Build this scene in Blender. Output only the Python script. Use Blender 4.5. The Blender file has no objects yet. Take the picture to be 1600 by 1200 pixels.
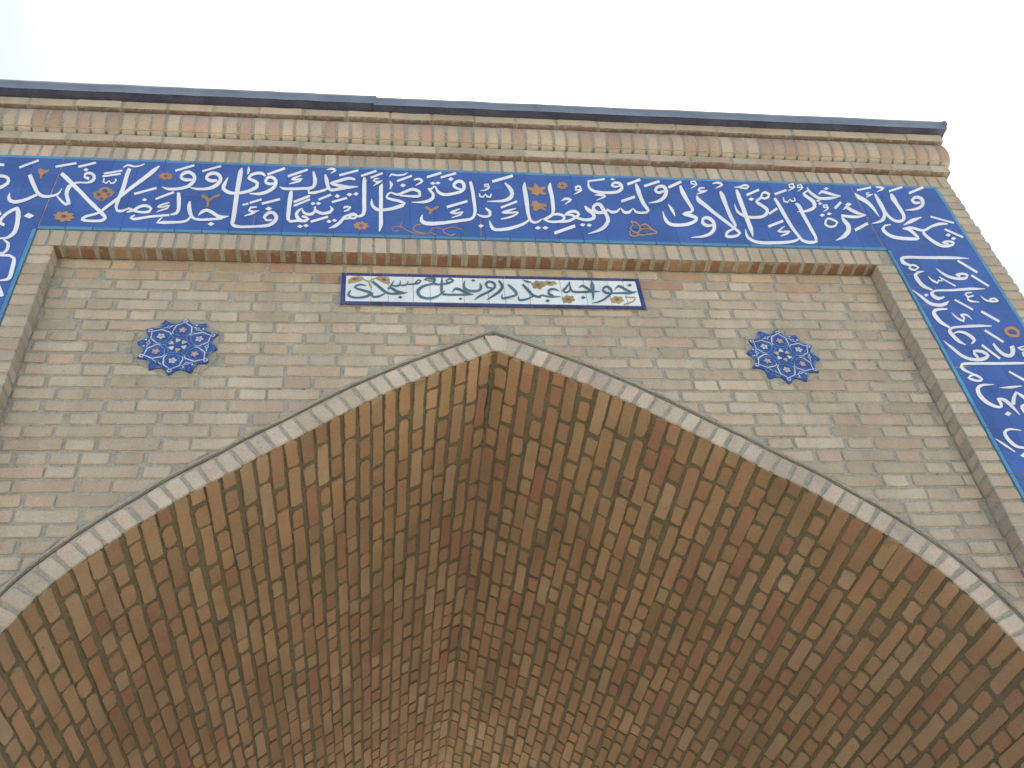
import bpy, math, random
from mathutils import Vector, Matrix
random.seed(7)
scene = bpy.context.scene
COL = scene.collection

# ------------------------------------------------------------------ camera, sky, sun, exposure
YAW, PITCH, ROLL = 0.18211, 0.75507, -0.11929
CAM = Vector((-0.4918, -2.9727, -3.9349))
FPX = 1559.5
def cam_axes():
    F = Vector((math.sin(YAW)*math.cos(PITCH), math.cos(YAW)*math.cos(PITCH), math.sin(PITCH)))
    R = F.cross(Vector((0, 0, 1))).normalized(); U = R.cross(F)
    c, s = math.cos(ROLL), math.sin(ROLL)
    return R*c+U*s, U*c-R*s, F
CR, CU, CF = cam_axes()
cd = bpy.data.cameras.new('camera'); cam = bpy.data.objects.new('camera', cd); COL.objects.link(cam)
cam.matrix_world = Matrix(((CR.x, CU.x, -CF.x, CAM.x), (CR.y, CU.y, -CF.y, CAM.y), (CR.z, CU.z, -CF.z, CAM.z), (0, 0, 0, 1)))
cd.sensor_width = 36; cd.lens = FPX/1600*36; cd.clip_start = .05; cd.clip_end = 2000
scene.camera = cam

SUN_EL, SUN_AZ = math.radians(66), math.radians(20)      # azimuth from +y towards +x: the sun stands behind the portal
w = bpy.data.worlds.new('World'); scene.world = w; w.use_nodes = True
wn = w.node_tree.nodes; wl = w.node_tree.links
sky = wn.new('ShaderNodeTexSky'); sky.sky_type = 'NISHITA'; sky.sun_disc = False
sky.sun_elevation = SUN_EL; sky.sun_rotation = SUN_AZ; sky.air_density = 1.0; sky.dust_density = 1.6; sky.ozone_density = 1.0
bg = wn['Background']; wl.new(sky.outputs[0], bg.inputs[0]); bg.inputs[1].default_value = 0.06
sl = bpy.data.lights.new('sun', 'SUN'); sl.energy = 5; sl.angle = math.radians(.5); sl.color = (1, .95, .88)
sun = bpy.data.objects.new('sun', sl); COL.objects.link(sun)
sd = Vector((math.sin(SUN_AZ)*math.cos(SUN_EL), math.cos(SUN_AZ)*math.cos(SUN_EL), math.sin(SUN_EL)))
sun.rotation_euler = (-sd).to_track_quat('-Z', 'Y').to_euler()
scene.view_settings.view_transform = 'Standard'; scene.view_settings.look = 'None'
scene.view_settings.exposure = 2.12; scene.view_settings.gamma = 1; scene.view_settings.use_curve_mapping = False
scene.render.filter_size = 2.1

# brick palettes, and the painted strokes in wall millimetres
BUFF = [(0.415, 0.392, 0.318), (0.39, 0.368, 0.295), (0.43, 0.405, 0.33), (0.4, 0.365, 0.295), (0.435, 0.415, 0.345), (0.405, 0.385, 0.31), (0.38, 0.35, 0.275), (0.42, 0.395, 0.315), (0.405, 0.35, 0.285), (0.4, 0.38, 0.305)]
WARM = [(0.39, 0.34, 0.25), (0.365, 0.285, 0.215), (0.4, 0.35, 0.255), (0.38, 0.33, 0.245), (0.36, 0.25, 0.19), (0.395, 0.35, 0.27)]
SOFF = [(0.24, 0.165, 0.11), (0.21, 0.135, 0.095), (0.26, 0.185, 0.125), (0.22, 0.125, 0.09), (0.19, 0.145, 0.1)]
UNDER_SHADE = [(0.2, 0.165, 0.14), (0.18, 0.15, 0.125), (0.22, 0.175, 0.145), (0.19, 0.135, 0.11)]
RING = [(0.445, 0.425, 0.36), (0.42, 0.4, 0.335), (0.46, 0.435, 0.37), (0.44, 0.41, 0.35), (0.43, 0.395, 0.34)]
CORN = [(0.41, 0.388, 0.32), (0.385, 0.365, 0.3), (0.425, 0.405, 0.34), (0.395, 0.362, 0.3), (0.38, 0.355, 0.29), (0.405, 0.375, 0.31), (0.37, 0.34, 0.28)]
BULL = [(0.385, 0.345, 0.28), (0.4, 0.37, 0.305), (0.355, 0.285, 0.235), (0.375, 0.325, 0.265), (0.34, 0.26, 0.215), (0.395, 0.365, 0.3), (0.365, 0.3, 0.245), (0.385, 0.35, 0.285)]
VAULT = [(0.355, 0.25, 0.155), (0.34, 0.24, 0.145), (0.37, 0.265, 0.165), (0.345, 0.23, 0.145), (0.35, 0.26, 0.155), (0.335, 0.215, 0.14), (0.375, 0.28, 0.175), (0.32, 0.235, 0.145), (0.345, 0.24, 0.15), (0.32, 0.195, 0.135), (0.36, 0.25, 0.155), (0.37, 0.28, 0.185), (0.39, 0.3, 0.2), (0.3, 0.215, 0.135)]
FRIEZE = """s -2295 213 -2305 231 -2285 224 -2295 243 -2275 232 -2282 253 -2262 232 -2266 253 -2247 229 -2251 250
s -2274 132 -2283 156 -2262 135 -2271 160 -2250 138 -2258 163 -2238 140 -2245 164 -2228 139 -2231 163 -2217 134 -2216 156 -2211 128 -2202 142 -2207 119 -2192 118 -2206 106 -2191 93 -2209 97 -2196 79 -2216 86 -2203 66 -2224 75 -2212 54 -2234 65 -2222 43 -2244 55 -2233 33 -2255 45 -2243 23
s -2174 216 -2182 231 -2164 224 -2172 240 -2155 233 -2163 249 -2146 241 -2153 257 -2136 250 -2144 265 -2124 260 -2132 275 -2113 269 -2120 285 -2101 279 -2109 295
m -2016 231 -2022 248 -1928 266 -1934 283
m -1914 236 -1920 253 -1841 275 -1847 291
s -2126 164 -2111 173 -2118 145 -2103 155 -2110 126 -2094 137 -2101 105 -2085 117 -2091 85 -2076 97 -2080 63 -2066 76 -2069 42 -2057 55 -2058 24 -2049 41 -2039 2 -2035 23 -2022 -8 -2023 15 -2007 -10 -2012 12 -1993 -6 -2000 13 -1983 -2 -1989 16 -1972 4 -1978 20 -1963 11 -1970 25 -1956 23 -1964 33 -1953 36 -1960 44 -1952 51 -1957 55 -1951 66 -1954 68
s -2172 22 -2169 21 -2174 0 -2163 -3 -2171 -25 -2157 -18 -2156 -49 -2151 -27 -2137 -59 -2140 -33 -2125 -59 -2133 -33 -2114 -55 -2123 -30 -2102 -48 -2111 -26 -2091 -41 -2100 -20 -2079 -31 -2089 -12 -2068 -19 -2078 -1 -2057 -7 -2067 10 -2046 5 -2055 22
s -1852 126 -1849 112 -1867 127 -1865 114 -1882 127 -1879 114 -1896 127 -1892 112 -1909 123 -1902 107 -1924 113 -1911 93 -1935 94 -1916 75 -1937 73 -1918 61 -1937 50 -1918 43 -1933 25 -1916 25 -1924 -3 -1909 4 -1914 -28 -1899 -21 -1909 -36 -1892 -49 -1914 -41 -1910 -63 -1924 -32 -1928 -47 -1938 -16 -1943 -28 -1951 0 -1956 -8 -1964 18 -1968 11
s -1851 166 -1849 141 -1863 169 -1863 148 -1869 169 -1877 161 -1869 183 -1880 195 -1863 186 -1870 206 -1854 187 -1857 209 -1845 182 -1842 202 -1839 174 -1828 185 -1836 162 -1821 159 -1836 148 -1823 133 -1843 138 -1834 120 -1854 126 -1847 112
d -1890 221 -1874 209 -1866 226 -1882 238
s -1985 176 -1979 198 -1976 165 -1969 189 -1961 146 -1953 171 -1945 126 -1936 150 -1925 102 -1917 125 -1904 75 -1895 97 -1883 49 -1875 71 -1864 25 -1855 46 -1845 -1 -1836 20 -1826 -25 -1817 -5 -1808 -49 -1799 -28 -1790 -71 -1781 -50 -1772 -92 -1764 -71 -1757 -110 -1748 -90 -1745 -125 -1736 -106 -1733 -140 -1721 -128 -1731 -143 -1715 -148 -1732 -149 -1721 -166 -1741 -157 -1734 -176 -1750 -159 -1745 -178 -1761 -160 -1757 -179 -1774 -161 -1770 -180 -1785 -161 -1782 -179 -1800 -160 -1797 -178 -1812 -157 -1811 -176 -1814 -159 -1824 -167 -1812 -158 -1824 -145 -1802 -146 -1811 -129 -1793 -140 -1800 -123 -1781 -134 -1787 -117 -1768 -127 -1774 -110 -1756 -118 -1764 -102 -1747 -107 -1756 -92 -1739 -95 -1749 -81 -1732 -82 -1743 -67 -1724 -67 -1735 -51 -1714 -50 -1725 -33 -1703 -30 -1714 -13 -1691 -9 -1702 8 -1680 11 -1692 28 -1670 29 -1682 47 -1661 46 -1673 65 -1651 64 -1664 84 -1640 83 -1654 104 -1628 105 -1641 127 -1613 129 -1628 152 -1599 153 -1614 176 -1588 173 -1603 197 -1577 192 -1593 216 -1570 206 -1586 231 -1563 220 -1579 244 -1557 237 -1570 256 -1552 253 -1561 267 -1547 270 -1552 278
m -1790 188 -1795 203 -1710 218 -1715 233
m -1791 165 -1796 180 -1713 191 -1717 206
s -1786 160 -1779 156 -1785 126 -1779 132 -1764 114 -1768 126 -1757 133 -1758 145 -1746 114 -1745 126 -1732 116 -1737 127 -1723 142 -1730 144 -1731 160 -1736 154
o -1811 46 -1793 57 -1786 84 -1763 94 -1740 78 -1718 54 -1727 22 -1745 9 -1756 -19 -1779 -11 -1802 8
e -1796 43 -1785 46 -1775 31 -1781 18 -1792 24
e -1774 71 -1759 75 -1750 56 -1761 46 -1772 56
e -1751 43 -1736 41 -1737 25 -1748 25
e -1775 2 -1765 9 -1758 -7 -1769 -10
o -1854 -150 -1858 -156 -1869 -158 -1866 -167 -1868 -175 -1877 -176 -1888 -171 -1893 -178 -1902 -182 -1910 -177 -1915 -167 -1925 -168 -1935 -165 -1938 -157 -1934 -148 -1943 -143 -1949 -135 -1945 -128 -1934 -126 -1937 -117 -1935 -109 -1926 -108 -1914 -113 -1909 -106 -1901 -102 -1892 -107 -1887 -117 -1877 -116 -1867 -119 -1864 -127 -1868 -136 -1859 -142
e -1890 -142 -1892 -149 -1899 -153 -1908 -150 -1912 -142 -1911 -135 -1904 -132 -1895 -135
s -2135 -206 -2136 -225 -2148 -197 -2152 -214 -2154 -191 -2167 -194 -2153 -183 -2167 -172 -2150 -165 -2163 -152 -2145 -150 -2157 -135 -2140 -139 -2152 -123 -2134 -130 -2146 -113 -2128 -122 -2139 -103 -2121 -114 -2132 -94 -2113 -108 -2124 -86 -2105 -101 -2117 -78
s -2119 -85 -2109 -80 -2115 -100 -2100 -96 -2111 -119 -2091 -117 -2108 -133 -2087 -134 -2104 -150 -2083 -152 -2100 -168 -2080 -172 -2097 -186 -2077 -192 -2094 -205 -2074 -211 -2092 -224 -2072 -232 -2091 -242 -2072 -253 -2091 -256 -2073 -271 -2094 -272 -2079 -290 -2100 -286 -2088 -303 -2106 -296 -2098 -312 -2114 -301 -2110 -315 -2125 -303 -2121 -315 -2135 -304 -2131 -315 -2146 -310 -2142 -319 -2156 -316 -2153 -324
s -2225 -48 -2222 -46 -2217 -73 -2208 -66 -2207 -98 -2195 -87 -2197 -116 -2185 -103 -2186 -134 -2175 -122 -2176 -151 -2165 -140
d -2071 -148 -2042 -165 -2027 -141 -2057 -123
o -2093 222 -2082 223 -2066 212 -2052 210 -2041 221 -2044 193 -2057 183 -2062 166 -2060 140 -2067 138 -2074 169 -2086 192
s -2116 -320 -2115 -314 -2102 -336 -2099 -323 -2094 -348 -2082 -340 -2090 -365 -2075 -370 -2089 -385 -2076 -396 -2095 -403 -2088 -417 -2106 -405 -2103 -417 -2120 -406 -2118 -414
s -2125 -433 -2129 -421 -2108 -433 -2111 -419 -2089 -433 -2093 -418 -2072 -433 -2076 -417 -2060 -434 -2061 -418 -2045 -450 -2034 -440 -2044 -460 -2028 -463 -2042 -481 -2024 -486 -2040 -503 -2022 -509 -2039 -522 -2020 -528 -2036 -548 -2018 -557 -2036 -564 -2020 -579 -2039 -573 -2029 -590 -2047 -579 -2042 -593 -2061 -585 -2058 -594 -2076 -591 -2075 -595
s -2122 -451 -2118 -441 -2112 -463 -2107 -454 -2102 -475 -2097 -468 -2093 -488 -2089 -485 -2083 -503 -2082 -501
s -2075 -603 -2064 -597 -2065 -625 -2053 -617 -2055 -646 -2042 -639 -2044 -668 -2031 -661 -2034 -691 -2021 -684
m -2062 -678 -2059 -668 -2045 -690 -2044 -686
s -1691 251 -1674 241 -1693 231 -1675 220 -1695 211 -1676 201 -1695 188 -1676 178 -1695 166 -1676 158 -1695 143 -1675 135 -1694 120 -1675 111 -1694 97 -1675 87 -1695 75 -1676 64 -1696 52 -1678 41 -1697 30 -1681 19 -1698 9 -1682 -1 -1699 -18 -1683 -26 -1699 -42 -1684 -48 -1697 -64 -1684 -63 -1683 -97 -1678 -81 -1669 -103 -1672 -82 -1655 -100 -1661 -81 -1647 -92 -1653 -77 -1639 -83 -1644 -71 -1631 -73 -1635 -64
s -1712 249 -1715 255 -1702 259 -1707 269 -1693 265 -1696 280 -1678 260 -1679 276 -1661 255 -1663 269 -1647 259 -1650 272 -1635 267 -1639 277 -1626 275 -1630 283 -1619 285 -1622 290
s -1637 -103 -1640 -95 -1626 -100 -1630 -87 -1615 -96 -1621 -80 -1604 -91 -1613 -72 -1593 -76 -1603 -58 -1584 -64 -1592 -45 -1572 -58 -1577 -37 -1560 -57 -1561 -35 -1547 -64 -1544 -45 -1541 -68 -1529 -65 -1545 -82 -1536 -98 -1552 -85 -1547 -103 -1563 -87 -1560 -105 -1575 -88 -1572 -105 -1586 -86 -1584 -104 -1597 -82 -1597 -100 -1608 -77 -1608 -95 -1622 -70 -1623 -86 -1636 -61 -1637 -76
d -1587 -3 -1572 -13 -1563 1 -1578 11
m -1626 35 -1632 51 -1533 87 -1538 104
s -1601 -113 -1597 -120 -1612 -123 -1604 -135 -1619 -142 -1607 -138 -1598 -158 -1600 -138 -1585 -155 -1590 -136 -1570 -150 -1576 -131 -1555 -144 -1560 -126 -1540 -139 -1545 -121 -1528 -135 -1532 -118 -1516 -132 -1519 -115 -1504 -130 -1507 -113 -1492 -127 -1496 -111 -1480 -125 -1484 -108 -1469 -123 -1473 -106 -1458 -120 -1461 -104 -1446 -118 -1450 -102
s -1439 64 -1426 66 -1436 42 -1420 43 -1433 16 -1414 16 -1430 -3 -1412 -3 -1427 -25 -1409 -25 -1424 -46 -1407 -48 -1422 -61 -1406 -67 -1423 -79 -1409 -91 -1426 -89 -1416 -106 -1433 -96 -1429 -112 -1445 -101 -1442 -113
m -1524 0 -1530 15 -1450 58 -1456 74
s -1462 -11 -1460 -18 -1473 -16 -1469 -27 -1485 -22 -1480 -35 -1495 -29 -1490 -43 -1506 -38 -1500 -51 -1513 -51 -1505 -51 -1503 -61 -1503 -49 -1488 -60 -1491 -49 -1476 -55 -1480 -43 -1464 -47 -1468 -35 -1460 -41 -1455 -34 -1466 -54 -1460 -64 -1476 -61 -1472 -73 -1488 -69 -1484 -80 -1499 -79 -1495 -87 -1508 -89 -1506 -94
s -1374 -1 -1367 -4 -1378 -17 -1364 -22 -1379 -38 -1361 -39 -1376 -58 -1358 -54 -1372 -79 -1354 -73 -1366 -98 -1350 -89 -1356 -120 -1345 -107 -1343 -137 -1338 -120 -1328 -146 -1328 -128 -1309 -149 -1311 -131 -1296 -148 -1299 -131 -1281 -147 -1284 -129 -1266 -145 -1269 -127 -1252 -143 -1255 -125 -1240 -141 -1243 -123 -1230 -139 -1233 -121 -1220 -137 -1223 -119 -1209 -134 -1213 -117
s -1318 -111 -1321 -107 -1310 -99 -1318 -89 -1302 -90 -1312 -72 -1294 -82 -1302 -60 -1286 -79 -1288 -55 -1275 -85 -1272 -62 -1262 -96 -1257 -73 -1250 -108 -1244 -86 -1237 -120 -1233 -97 -1224 -127 -1223 -102 -1211 -128 -1213 -105 -1197 -121 -1200 -106 -1183 -111 -1185 -106
s -1355 -108 -1349 -114 -1360 -122 -1352 -130 -1365 -134 -1357 -146 -1372 -142 -1365 -157 -1382 -148 -1378 -165 -1391 -150 -1387 -168 -1401 -152 -1398 -170 -1412 -153 -1409 -171 -1424 -154 -1420 -173 -1436 -154 -1432 -174 -1448 -155 -1444 -176 -1460 -155 -1456 -178 -1470 -156 -1466 -178 -1485 -161 -1482 -177 -1497 -168 -1496 -174
s -1491 -170 -1496 -165 -1485 -157 -1491 -150 -1480 -145 -1486 -137 -1475 -131 -1477 -127
d -1272 -171 -1254 -184 -1241 -166 -1260 -153
o -1326 49 -1314 57 -1301 44 -1287 24 -1272 45 -1244 65 -1243 46 -1266 29 -1284 2 -1283 -39 -1291 -44 -1296 0 -1308 22 -1321 28
o -1472 187 -1475 182 -1484 180 -1482 173 -1484 167 -1491 166 -1499 170 -1503 164 -1510 161 -1516 165 -1519 173 -1527 172 -1535 174 -1537 181 -1533 187 -1540 192 -1544 198 -1540 203 -1532 205 -1534 212 -1532 218 -1525 219 -1516 215 -1512 221 -1505 224 -1499 220 -1496 212 -1488 213 -1480 211 -1479 204 -1482 197 -1475 193
e -1499 193 -1501 187 -1506 184 -1513 186 -1516 192 -1515 198 -1509 201 -1503 198
s -1388 180 -1383 161 -1401 178 -1396 155 -1412 178 -1410 152 -1424 183 -1427 159 -1430 187 -1442 177 -1430 194 -1444 204 -1425 205 -1438 226 -1416 213 -1425 240 -1406 216 -1408 246 -1396 210 -1391 236 -1387 200 -1375 217 -1383 188 -1366 191 -1383 172 -1365 163 -1385 160 -1369 143 -1390 145 -1375 126 -1396 133 -1384 111 -1403 123 -1394 100 -1413 116 -1405 93 -1423 110 -1417 87 -1436 104 -1430 82 -1449 101 -1445 79 -1462 99 -1458 77 -1477 98 -1475 77 -1490 99 -1490 82 -1501 102 -1502 91 -1512 106 -1513 102
m -1469 232 -1474 248 -1386 282 -1391 299
s -1271 182 -1266 163 -1284 180 -1279 156 -1295 180 -1294 153 -1306 185 -1310 161 -1312 189 -1325 180 -1312 196 -1326 206 -1307 207 -1319 228 -1297 214 -1304 242 -1285 217 -1286 246 -1274 211 -1268 236 -1266 200 -1254 217 -1262 188 -1245 191 -1262 173 -1245 162 -1266 162 -1250 143 -1272 147 -1258 125 -1280 135 -1268 111 -1288 126 -1279 101 -1299 118 -1292 94 -1311 113 -1306 90 -1322 109 -1318 88 -1334 107 -1331 87 -1347 106 -1344 87 -1357 106 -1356 88 -1373 108 -1373 96 -1388 111 -1388 106
m -1343 235 -1348 251 -1260 283 -1264 299
s -1220 203 -1218 201 -1227 184 -1220 178 -1233 165 -1221 155 -1238 148 -1222 137 -1242 126 -1224 119 -1239 101 -1223 112 -1226 80 -1218 103 -1210 67 -1206 93 -1198 62 -1197 88 -1184 60 -1186 84 -1169 60 -1172 83 -1156 63 -1160 86 -1141 67 -1146 90 -1127 73 -1132 96 -1113 79 -1120 102 -1101 87 -1109 111 -1090 97 -1099 121 -1080 108 -1091 131 -1071 121 -1087 136 -1071 164 -1085 154 -1087 184 -1093 161 -1104 196 -1107 172 -1115 199 -1116 179 -1125 199 -1125 184
s -1121 186 -1130 195 -1115 202 -1126 215 -1108 215 -1118 235 -1100 222 -1107 245 -1090 227 -1095 251 -1081 231 -1084 255 -1070 229 -1069 255 -1061 226 -1056 248 -1048 213 -1043 225
s -1166 282 -1159 279 -1176 254 -1155 246 -1177 219 -1154 213 -1177 174 -1154 168 -1177 124 -1155 118 -1176 76 -1155 71 -1175 26 -1154 22 -1174 -26 -1153 -30 -1173 -73 -1152 -78 -1172 -110 -1152 -115 -1172 -137 -1153 -145 -1173 -154 -1155 -157 -1169 -172 -1155 -161 -1156 -189 -1151 -167 -1140 -194 -1140 -172 -1130 -195 -1131 -174 -1119 -195 -1121 -175 -1107 -194 -1110 -175 -1096 -193 -1098 -174 -1084 -192 -1086 -173 -1071 -190 -1073 -172 -1058 -189 -1061 -171 -1046 -187 -1048 -169 -1033 -186 -1036 -167 -1021 -185 -1024 -164 -1009 -183 -1013 -161 -998 -179 -1004 -157 -986 -171 -995 -148 -975 -159 -987 -138 -968 -146 -982 -129 -961 -123 -978 -115 -962 -98 -979 -104 -972 -75 -983 -92 -986 -60 -989 -83 -1000 -58 -996 -82 -1013 -66 -1005 -87 -1025 -83 -1013 -100 -1032 -109 -1018 -109 -1015 -139 -1012 -123 -1000 -138 -1002 -124 -986 -133 -987 -121
s -1133 295 -1130 295 -1136 266 -1121 264 -1134 248 -1124 244 -1132 226 -1129 225
s -1001 171 -998 154 -1014 168 -1011 147 -1025 168 -1025 145 -1033 174 -1039 154 -1036 177 -1049 174 -1031 196 -1042 213 -1024 201 -1029 224 -1016 201 -1014 226 -1007 193 -999 214 -1002 181 -987 190 -1000 164 -984 159 -1004 144 -989 129 -1009 132 -997 112 -1018 120 -1008 97 -1028 108 -1019 85 -1039 99 -1032 75 -1052 91 -1046 67 -1065 85 -1061 62 -1075 82 -1073 62 -1086 80 -1085 65 -1098 79 -1097 68 -1110 78 -1109 72
m -1035 225 -1040 243 -955 282 -960 301
m -1130 -26 -1133 -11 -1103 -14 -1107 1
m -1098 -8 -1102 7 -1046 22 -1050 37
m -1042 -14 -1047 4 -961 26 -965 44
s -1065 -27 -1064 -36 -1080 -27 -1078 -40 -1095 -30 -1088 -44 -1103 -62 -1092 -57 -1090 -75 -1088 -57 -1076 -77 -1078 -61 -1063 -71 -1066 -60 -1051 -62 -1052 -57
s -1058 -61 -1057 -65 -1069 -66 -1066 -75 -1079 -72 -1074 -86 -1089 -79 -1084 -94 -1098 -86 -1094 -99 -1107 -94 -1104 -103 -1116 -102 -1115 -106
d -1026 -43 -1007 -56 -994 -37 -1013 -24
s -824 271 -815 275 -822 245 -809 251 -819 221 -803 227 -818 201 -798 204 -816 179 -798 174 -817 163 -802 150 -821 152 -811 131 -830 144 -824 121 -840 141 -837 117 -853 139 -852 117 -869 138 -867 116 -883 136 -881 114 -898 134 -896 112 -913 133 -911 111 -925 132 -923 110 -942 131 -941 109 -954 132 -955 112 -972 137 -973 131
m -937 215 -942 234 -845 276 -850 295
s -875 240 -874 233 -887 234 -884 223 -899 228 -895 213 -914 216 -909 202 -924 198 -917 201 -911 189 -911 204 -895 190 -897 206 -879 198 -881 211 -871 205 -866 211 -882 194 -877 181 -893 188 -890 173 -907 180 -904 167 -919 172 -916 162 -930 162 -928 157
s -765 248 -757 252 -764 225 -750 231 -762 201 -744 208 -759 181 -740 188 -755 159 -738 167 -750 139 -735 152 -741 119 -731 139 -727 109 -725 134 -714 111 -717 135 -699 116 -704 141 -685 122 -689 147 -675 125 -678 151 -663 129 -666 155 -652 133 -655 158 -641 136 -643 160 -627 142 -628 161 -612 148 -613 160 -598 154 -599 159
s -614 224 -616 206 -625 229 -627 209 -636 234 -637 212 -649 235 -647 211 -663 230 -659 206 -678 221 -673 198 -692 212 -687 189 -708 203 -704 181 -726 193 -720 173 -737 175 -724 176 -724 159 -721 180 -706 152 -705 176 -689 147 -687 172 -677 144 -676 169 -665 142 -664 165 -653 141 -652 163 -642 141 -642 160 -627 143 -628 158 -615 147 -616 157
s -742 143 -739 135 -758 131 -752 114 -771 123 -766 104 -786 114 -782 96 -801 108 -798 87 -815 104 -812 81 -828 100 -835 84 -829 106 -837 107 -831 126 -834 126
s -754 288 -755 294 -742 291 -744 304 -732 292 -732 311 -721 288 -717 306 -717 289 -707 288 -723 281 -719 271 -737 265 -735 260
m -691 238 -695 256 -600 286 -603 304
d -710 72 -695 58 -684 78 -699 91
d -654 87 -638 74 -625 93 -641 105
d -622 93 -607 81 -595 99 -610 111
s -918 108 -910 105 -923 94 -908 89 -926 71 -906 66 -927 49 -906 45 -927 23 -906 19 -927 -5 -907 -9 -927 -31 -908 -34 -926 -55 -908 -58 -926 -79 -908 -82 -925 -101 -908 -102 -922 -123 -909 -113 -906 -144 -903 -125 -893 -143 -896 -124 -881 -139 -884 -120 -870 -137 -871 -118 -854 -139 -855 -118 -840 -139 -843 -118 -826 -131 -834 -112 -818 -111 -831 -113 -836 -88 -839 -106 -854 -86 -854 -103
m -895 6 -901 24 -823 59 -828 78
m -894 -21 -899 -5 -821 35 -826 51
s -850 -116 -855 -133 -860 -106 -866 -127 -866 -98 -877 -117 -870 -88 -885 -98 -873 -79 -888 -76 -871 -68 -884 -57 -867 -56 -876 -42 -859 -36 -858 -25 -858 -46 -851 -41 -853 -68 -845 -54 -838 -82 -835 -62 -822 -88 -823 -66 -806 -82 -813 -62 -794 -65 -805 -53 -792 -40 -801 -36 -793 -13 -798 -12
s -804 -18 -800 -15 -800 -38 -793 -30 -793 -58 -785 -41 -778 -71 -774 -50 -761 -77 -761 -55 -748 -75 -750 -53 -734 -71 -739 -48 -722 -64 -731 -44 -708 -30 -723 -31 -727 -6 -730 -11
d -821 6 -807 -5 -796 11 -811 22
d -796 8 -781 -3 -770 13 -785 24
d -872 -172 -856 -183 -845 -168 -861 -157
d -845 -166 -829 -176 -818 -161 -833 -150
d -741 -128 -727 -138 -716 -123 -731 -112
d -716 -118 -702 -129 -691 -114 -705 -103
m -782 33 -787 49 -724 76 -729 93
m -719 16 -722 32 -649 53 -652 70
m -810 -141 -814 -124 -732 -100 -736 -82
s -662 -26 -667 -15 -654 -18 -658 -2 -643 -17 -643 -1 -636 -15 -627 -9 -644 -23 -637 -38 -652 -33 -649 -46 -663 -43 -661 -52
s -728 -181 -729 -177 -717 -178 -719 -168 -705 -175 -710 -158 -694 -170 -702 -149 -681 -155 -691 -135 -670 -137 -681 -120 -664 -122 -675 -108 -658 -107 -669 -93 -653 -97 -661 -80 -644 -87 -649 -70 -633 -81 -638 -64 -624 -72 -628 -57 -618 -69 -617 -53 -609 -75 -603 -62 -604 -80 -593 -80 -613 -92 -609 -106 -622 -91 -622 -107 -635 -90 -634 -106 -650 -97 -648 -110 -664 -106 -663 -114
m -585 239 -589 257 -510 287 -514 305
m -539 227 -542 243 -479 270 -483 286
s -575 236 -564 235 -578 219 -562 217 -580 192 -561 192 -580 169 -560 169 -580 141 -560 141 -579 110 -560 111 -578 80 -560 81 -578 49 -559 50 -577 15 -559 16 -576 -15 -558 -15 -576 -37 -559 -42 -578 -56 -565 -70 -582 -64 -575 -83 -589 -71 -586 -89 -598 -73 -599 -88 -609 -68 -611 -82 -622 -64 -620 -78 -634 -74 -628 -86 -642 -94 -632 -90 -622 -107 -622 -92 -612 -100 -615 -88 -603 -91 -605 -83
m -573 216 -569 228 -558 202 -556 207
s -498 233 -498 226 -510 234 -509 223 -521 232 -517 220 -531 208 -522 213 -509 192 -509 208 -493 202 -494 213 -485 213 -480 216 -490 212 -487 202 -504 202 -499 188 -515 187 -512 177 -527 171 -525 166
s -484 190 -480 188 -498 166 -480 159 -499 139 -480 139 -499 110 -480 110 -498 77 -480 78 -498 45 -480 46 -498 13 -480 14 -498 -21 -480 -20 -498 -52 -480 -52 -498 -80 -480 -79 -498 -107 -479 -106 -498 -127 -479 -128 -498 -145 -481 -148 -498 -169 -487 -173 -498 -193 -494 -195
s -534 60 -531 59 -538 39 -529 39 -539 15 -526 22 -532 -10 -520 6 -518 -30 -510 -7 -507 -37 -503 -12 -494 -38 -493 -15 -481 -38 -481 -15 -469 -36 -470 -14 -456 -33 -458 -10 -443 -30 -446 -5 -431 -25 -434 1 -418 -19 -422 7 -405 -13 -410 15 -393 -5 -399 22 -383 2 -392 27 -370 32 -380 30 -383 49 -388 31 -400 60 -404 38 -413 64 -416 42 -427 67 -429 45 -438 71 -441 50 -452 77 -458 58 -457 80 -468 75 -453 93 -461 104 -443 108 -445 122 -435 105 -432 120 -423 96 -420 112 -409 91 -410 110 -395 96 -399 116 -381 107 -386 127 -369 116 -374 137 -356 124 -361 147 -345 132 -348 156 -335 135 -334 161 -324 132 -320 157 -314 125 -307 149 -309 121 -295 135 -308 104 -296 90 -313 102 -311 80 -329 100 -330 79 -343 99 -344 80 -361 99 -362 82 -380 99 -380 85 -398 99 -398 87
s -448 215 -445 217 -446 186 -430 190 -446 169 -436 164 -447 144 -444 142
s -447 247 -450 252 -436 263 -439 278 -425 260 -424 275 -409 256 -408 270 -392 258 -393 273 -376 264 -379 278 -365 276 -367 285 -355 289 -356 293
m -409 205 -413 222 -335 254 -338 272
d -397 176 -381 163 -367 182 -383 195
s -326 221 -329 235 -314 227 -316 244 -305 229 -303 249 -296 223 -288 240 -293 219 -281 217 -297 214 -292 200 -309 199 -306 189 -321 184 -320 179
s -77 162 -78 155 -90 166 -92 155 -103 171 -106 155 -113 177 -118 158 -122 187 -132 169 -125 193 -139 191 -120 202 -132 218 -112 213 -118 237 -103 216 -102 244 -96 213 -87 239 -91 205 -76 222 -89 192 -71 197 -90 177 -74 168 -96 161 -86 141 -105 152 -100 128 -119 143 -116 120 -134 136 -132 113 -146 131 -144 108 -158 127 -157 104 -169 124 -169 101 -179 123 -181 100 -189 127 -194 103 -198 133 -205 111 -205 141 -215 123 -211 152 -221 140 -216 167 -224 160 -221 183 -228 178
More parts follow.
